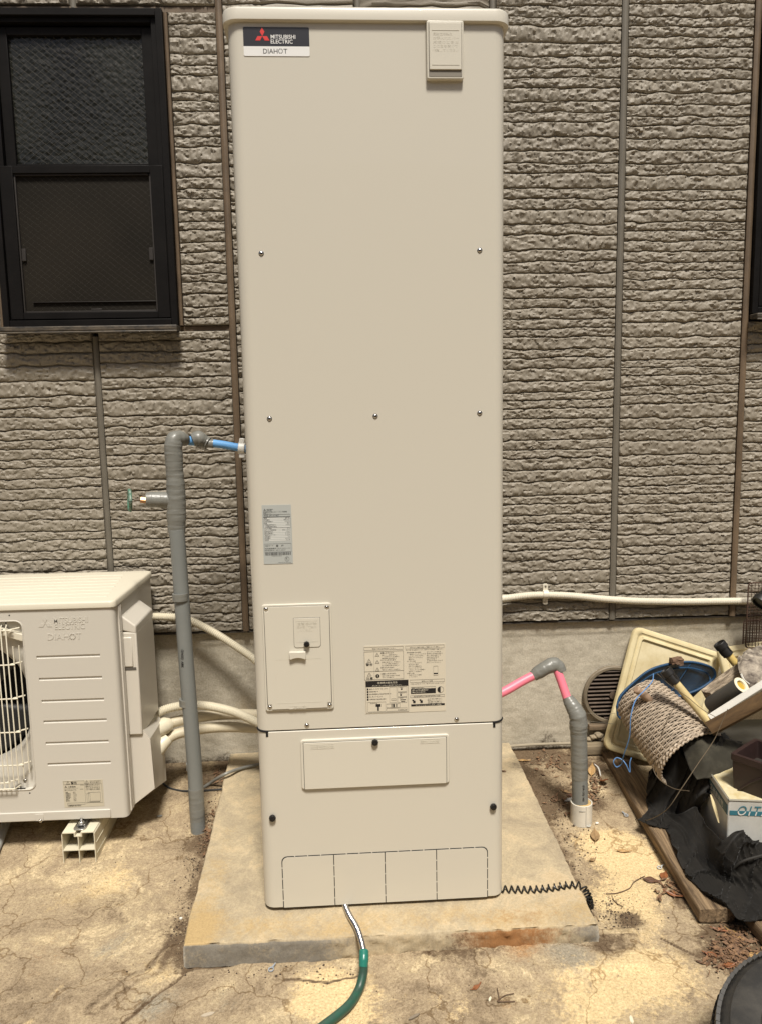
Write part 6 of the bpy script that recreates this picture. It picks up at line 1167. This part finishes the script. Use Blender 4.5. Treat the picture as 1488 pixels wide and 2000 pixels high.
# ---- leaves, twigs, small things on the ground
LV = [mat('leaf_rust', (.30, .115, .045), .45, var=.4, vscale=60), mat('leaf_tan', (.36, .235, .115), .55, var=.35, vscale=60), mat('leaf_dark', (.14, .07, .04), .55, var=.4, vscale=60), mat('leaf_ochre', (.48, .30, .12), .5, var=.3, vscale=60)]
def leaf(p, L, W, ang, curl, m, label, pitch=0, group=None):
    n = 9; G = []
    for i in range(n):
        t = i / (n - 1); w_ = W * (sin(pi * t ** .8)) ** 1.25 * .5 + .0003; x = (t - .5) * L; z0 = curl * L * (t - .5) ** 2 * .7
        G.append([(x, s_ * w_, z0 + abs(s_) ** 1.5 * w_ * .22 * (1 if curl > 0 else -.6) + .0015 * sin(9 * t + 4 * s_)) for s_ in (-1, -.6, 0.0, .6, 1)])
    st = [(-L * .5, 0, G[0][2][2]), (-L * .62, .002, G[0][2][2] + .001)]; mb = MB().grid(G); mb.tube(st, .0008, 5); mb.tube([(g[2][0], 0, g[2][2] + .0006) for g in G], .0006, 4)
    o = mb.build('dry_leaf', m, smooth=60, solid=.0007); o.location = (p[0], p[1], p[2] + .003); o.rotation_euler = (random.uniform(-.15, .15), pitch, ang); tag(o, label, 'leaf', group); return o
leaf(hg(1161, 1633), .072, .028, 1.3, .35, LV[1], 'broad tan dry leaf on the ground just in front of the white collar')
leaf(hg(1218, 1664), .048, .012, -.12, .5, LV[3], 'narrow curled orange leaf lying alone on pale concrete right of the collar')
leaf(hg(1157, 1681), .028, .014, .5, .6, LV[1], 'small folded tan leaf left of the narrow orange leaf')
leaf(hg(1178, 1527, .01), .060, .030, 1.75, .5, LV[0], 'glossy red brown leaf leaning on the beam beside the taped pipe', pitch=.5)
leaf(hg(1155, 1505, .01), .055, .026, 1.2, .4, LV[3], 'ochre leaf standing right behind the taped pipe', pitch=-.5)
leaf(hg(1050, 1451, .008), .060, .018, .25, .6, LV[2], 'long dark brown leaf at the foot of the foundation', pitch=-.1)
leaf(hg(1118, 1555), .045, .02, .3, .5, LV[2], 'dark crumpled leaf left of the white collar')
leaf(hg(1103, 1548), .035, .016, 2.4, .5, LV[1], 'small brown leaf left of the dark crumpled leaf by the collar')
leaf(hg(1318, 1750), .055, .022, -.5, .5, LV[0], 'reddish brown leaf beside the middle of the beam, nearest its front end')
leaf(hg(1296, 1712), .042, .022, .9, .6, LV[0], 'rust coloured leaf tucked against the beam beside the grey anchor')
leaf(hg(1272, 1722), .050, .024, -.3, .5, LV[2], 'dark brown dry leaf at the end of the curved twig')
leaf(hg(1434, 1828), .050, .018, -1.1, .3, LV[3], 'orange leaf lying on dark dirt before the beam end')
leaf(hg(1408, 1819), .045, .010, -.35, .4, LV[0], 'thin rust leaf left of the orange leaf before the beam end')
leaf(hg(1392, 1868), .042, .014, -.4, .5, LV[0], 'slender reddish leaf between the beam end and the tyre')
leaf(hg(1425, 1888), .045, .018, .2, .6, LV[0], 'reddish leaf touching the top of the tyre')
leaf(hg(1470, 1868), .030, .014, .3, .4, LV[3], 'small ochre leaf just behind the tyre')
leaf(hg(625, 1843, .012) + np.array([0, -.01, 0]), .035, .012, 2.2, .6, LV[2], 'dark withered leaf clinging to the front edge of the slab', pitch=.9)
leaf(hg(930, 1930), .032, .010, .7, .6, LV[0], 'small curled red brown leaf in front of the slab')
leaf(hp(975, 1506, .0), .05, .010, -.7, .4, LV[2], 'thin dark leaf scrap on the slab beside the heater')
leaf(hg(1022, 1487), .05, .014, -.1, .3, LV[3], 'flat ochre leaf strip behind the slab')
def blades(n, uvr, zsel, name, label, mats, smin, smax, flat=.3):
    m = MB()
    for i in range(n):
        u0, v0, ru, rv = random.choice(uvr); u, v = random.gauss(u0, ru), random.gauss(v0, rv); p = hg(u, v, .001)
        if p[1] > .872 or (PX0 - .0 < p[0] < PX1 and p[1] > PY0 and zsel == 0): continue
        s_ = random.uniform(smin, smax) * (1 if random.random() > .05 else 1.8); k = random.randint(5, 7); a0 = random.random() * 6
        top_ = [(s_ * (.6 + .5 * random.random()) * cos(a0 + 2 * pi * j / k), s_ * (.5 + .5 * random.random()) * sin(a0 + 2 * pi * j / k)) for j in range(k)]
        V = [(p[0] + x, p[1] + y, p[2] - s_ * .3) for x, y in top_] + [(p[0] + x * .55, p[1] + y * .55, p[2] + s_ * flat * (1 + .5 * random.random())) for x, y in top_]
        m.add(V, [tuple(range(k, 2 * k))] + [(j, (j + 1) % k, k + (j + 1) % k, k + j) for j in range(k)])
    o = m.build(name, mats, smooth=0); tag(o, label, None, kind='stuff'); return o
spots_ = ((1075, 1550, 22, 28), (1100, 1600, 25, 25), (1060, 1490, 25, 20), (1160, 1530, 12, 20), (410, 1620, 16, 22), (430, 1580, 10, 25), (430, 1510, 12, 10), (350, 1790, 14, 40), (1220, 1800, 18, 25), (1440, 1840, 25, 25), (1420, 1880, 20, 14), (600, 1900, 130, 12), (900, 1890, 120, 14), (1130, 1700, 20, 50), (1190, 1780, 12, 30), (380, 1700, 10, 40))
blades(1500, spots_, 0, 'grit', 'pale grit and crumbs scattered on the ground', mat('grit_tan', (.38, .30, .19), .9, var=.5, vscale=200), .0008, .0026)
blades(1300, spots_, 0, 'dark_grit', 'dark soil crumbs scattered on the ground', mat('grit_dark', (.075, .05, .032), .9, var=.4, vscale=200), .0010, .0032)
blades(260, ((250, 1800, 180, 80), (750, 1940, 250, 30), (1250, 1800, 90, 90), (150, 1680, 90, 40)), 0, 'loose_specks', 'sparse dark specks on the open concrete', mat('grit_dark', (0, 0, 0)), .0006, .0018)
m = MB()                              # leaf litter: broken fragments by tyre and beam, and straw by the standpipe
for (u0, v0, ru, rv, n, tw) in ((1445, 1855, 22, 24, 240, .3), (1405, 1868, 18, 12, 110, .3), (1420, 1830, 14, 10, 60, .3), (1160, 1535, 8, 22, 70, .3), (415, 1628, 14, 14, 130, .75), (425, 1600, 12, 18, 80, .7), (1310, 1735, 16, 12, 60, .4), (1070, 1490, 20, 12, 60, .4), (1100, 1560, 14, 14, 60, .4), (432, 1512, 8, 6, 40, .6)):
    for _ in range(n):
        p = hg(random.gauss(u0, ru), random.gauss(v0, rv), .002 + random.random() * .006)
        if p[1] > .87: continue
        a = random.random() * 6.3; d = np.array([cos(a), sin(a), random.uniform(-.3, .3)]); s_ = np.array([-sin(a), cos(a), random.uniform(-.4, .4)])
        if random.random() < tw: L = random.uniform(.008, .022); m.tube([p - d * L / 2, p + d * .1 * L + s_ * .002, p + d * L / 2], .0006, 4, cap=False)
        else: L, W = random.uniform(.004, .015), random.uniform(.002, .006); m.add([p - d * L, p + s_ * W, p + d * L, p - s_ * W + np.array([0, 0, .002])], [(0, 1, 2, 3)])
tag(m.build('leaf_litter', mat('litter', (.26, .15, .075), .8, col2=(.09, .05, .03), vscale=90), smooth=0), 'broken brown leaf fragments and straw on the ground', kind='stuff')
TW_ = mat('twig_brown', (.11, .07, .042), .8)
tag(MB().tube([hg(u, v, .003) for u, v in ((1182, 1746), (1205, 1744), (1228, 1735), (1238, 1722), (1258, 1711))], .0014, 5, sub=5).build('twig', TW_), 'long curved dry twig on pale concrete ending at the dark leaf', 'twig')
tag(MB().tube([hg(u, v, .003) for u, v in ((1195, 1755), (1205, 1765), (1216, 1771))], .0012, 5, sub=4).build('twig', TW_), 'short dark twig below the long curved twig', 'twig')
t3 = thing('twig', 'forked dark twig on the ground in front of the slab', 'twig', tuple(hg(975, 1955)))
K(MB().tube([hg(u, v, .004) for u, v in ((970, 1930), (974, 1950), (972, 1956), (1005, 1956))], .0013, 5, sub=4).build('twig_stem', TW_), t3); K(MB().tube([hg(u, v, .005) for u, v in ((974, 1952), (985, 1944), (1003, 1940))], .001, 5, sub=4).build('twig_fork', TW_), t3)
GPL = mat('grey_anchor_plastic', (.30, .33, .36), .45)
def anchor(u, v, label, a, m=GPL):
    p = hg(u, v, .004); d = np.array([cos(a), sin(a), .1]); r_ = tag(empty('wall_anchor', tuple(p)), label, 'anchor'); s_ = np.array([-sin(a), cos(a), 0])
    K(MB().tube([p + .006 * (cos(t) * d + sin(t) * s_) + d * .0 for t in np.linspace(0, 2 * pi, 13)], .0016, 6, cap=False).build('anchor_ring', m), r_); K(MB().tube([p + d * .006, p + d * .020], [.0028, .0016], 8).build('anchor_stem', m), r_)
anchor(530, 1893, 'small grey plastic clip on the ground below the left front of the slab', 1.1)
anchor(1222, 1592, 'tiny grey plastic clip beside the upper part of the beam', 1.9); anchor(1287, 1694, 'pale grey plastic clip beside the middle of the beam', .5, mat('pale_clip', (.5, .52, .5), .5)); anchor(1148, 1612, 'grey white plastic clip at the base of the white collar', 1.5, mat('pale_clip', (0, 0, 0)))
def chip(u, v, L, W, a, col, label, cat='fragment'):
    p = hg(u, v, .002); n_ = 6; poly = [(p[0] + L * cos(t) * cos(a) - W * sin(t) * sin(a) + random.uniform(-.15, .15) * W, p[1] + L * cos(t) * sin(a) + W * sin(t) * cos(a)) for t in np.arange(n_) * 2 * pi / n_]
    tag(MB().prism(poly, 'z', p[2] - .001, p[2] + .0025).build('chip', mat('chip_%.2f' % col[0], col, .7), bevel=.0005), label, cat)
chip(407, 1982, .016, .005, .3, (.42, .36, .27), 'flat pale stone flake on the ground at bottom left of the slab'); chip(808, 1986, .016, .0035, .5, (.20, .165, .12), 'dark grey splinter on the ground near the bottom centre'); chip(956, 1952, .008, .003, 1.1, (.66, .60, .45), 'tiny cream flake beside the forked twig'); chip(354, 1794, .0045, .0035, .2, (.72, .70, .64), 'tiny white flake on dirt left of the slab')
chip(1232, 1992, .012, .005, 1.4, (.66, .56, .38), 'cream scrap at the bottom edge right of the slab'); chip(1165, 1608, .006, .004, .2, (.74, .72, .66), 'small white scrap right of the white collar'); chip(1110, 1562, .020, .008, .5, (.30, .30, .29), 'grey slate piece beside the white collar'); chip(312, 1594, .010, .005, .1, (.24, .24, .22), 'small grey stone in the shade right of the outdoor unit')
tag(MB().tube([hg(1160, 1492, .03), hg(1168, 1500, .022), hg(1172, 1515, .015)], [.0015, .0035, .002], 6, sub=4, flat=.5).build('white_strip', mat('white_plastic', (0, 0, 0))), 'white plastic strip between taped pipe and beam', 'strip')

# ------------------------------------------------------------------ children keep their place under roots that stand where the thing stands
for o in list(COL.objects):
    if o.parent is None and o.type == 'EMPTY' and o not in (heater, wall):
        for c in o.children: c.matrix_parent_inverse = Matrix.Translation(-o.location)
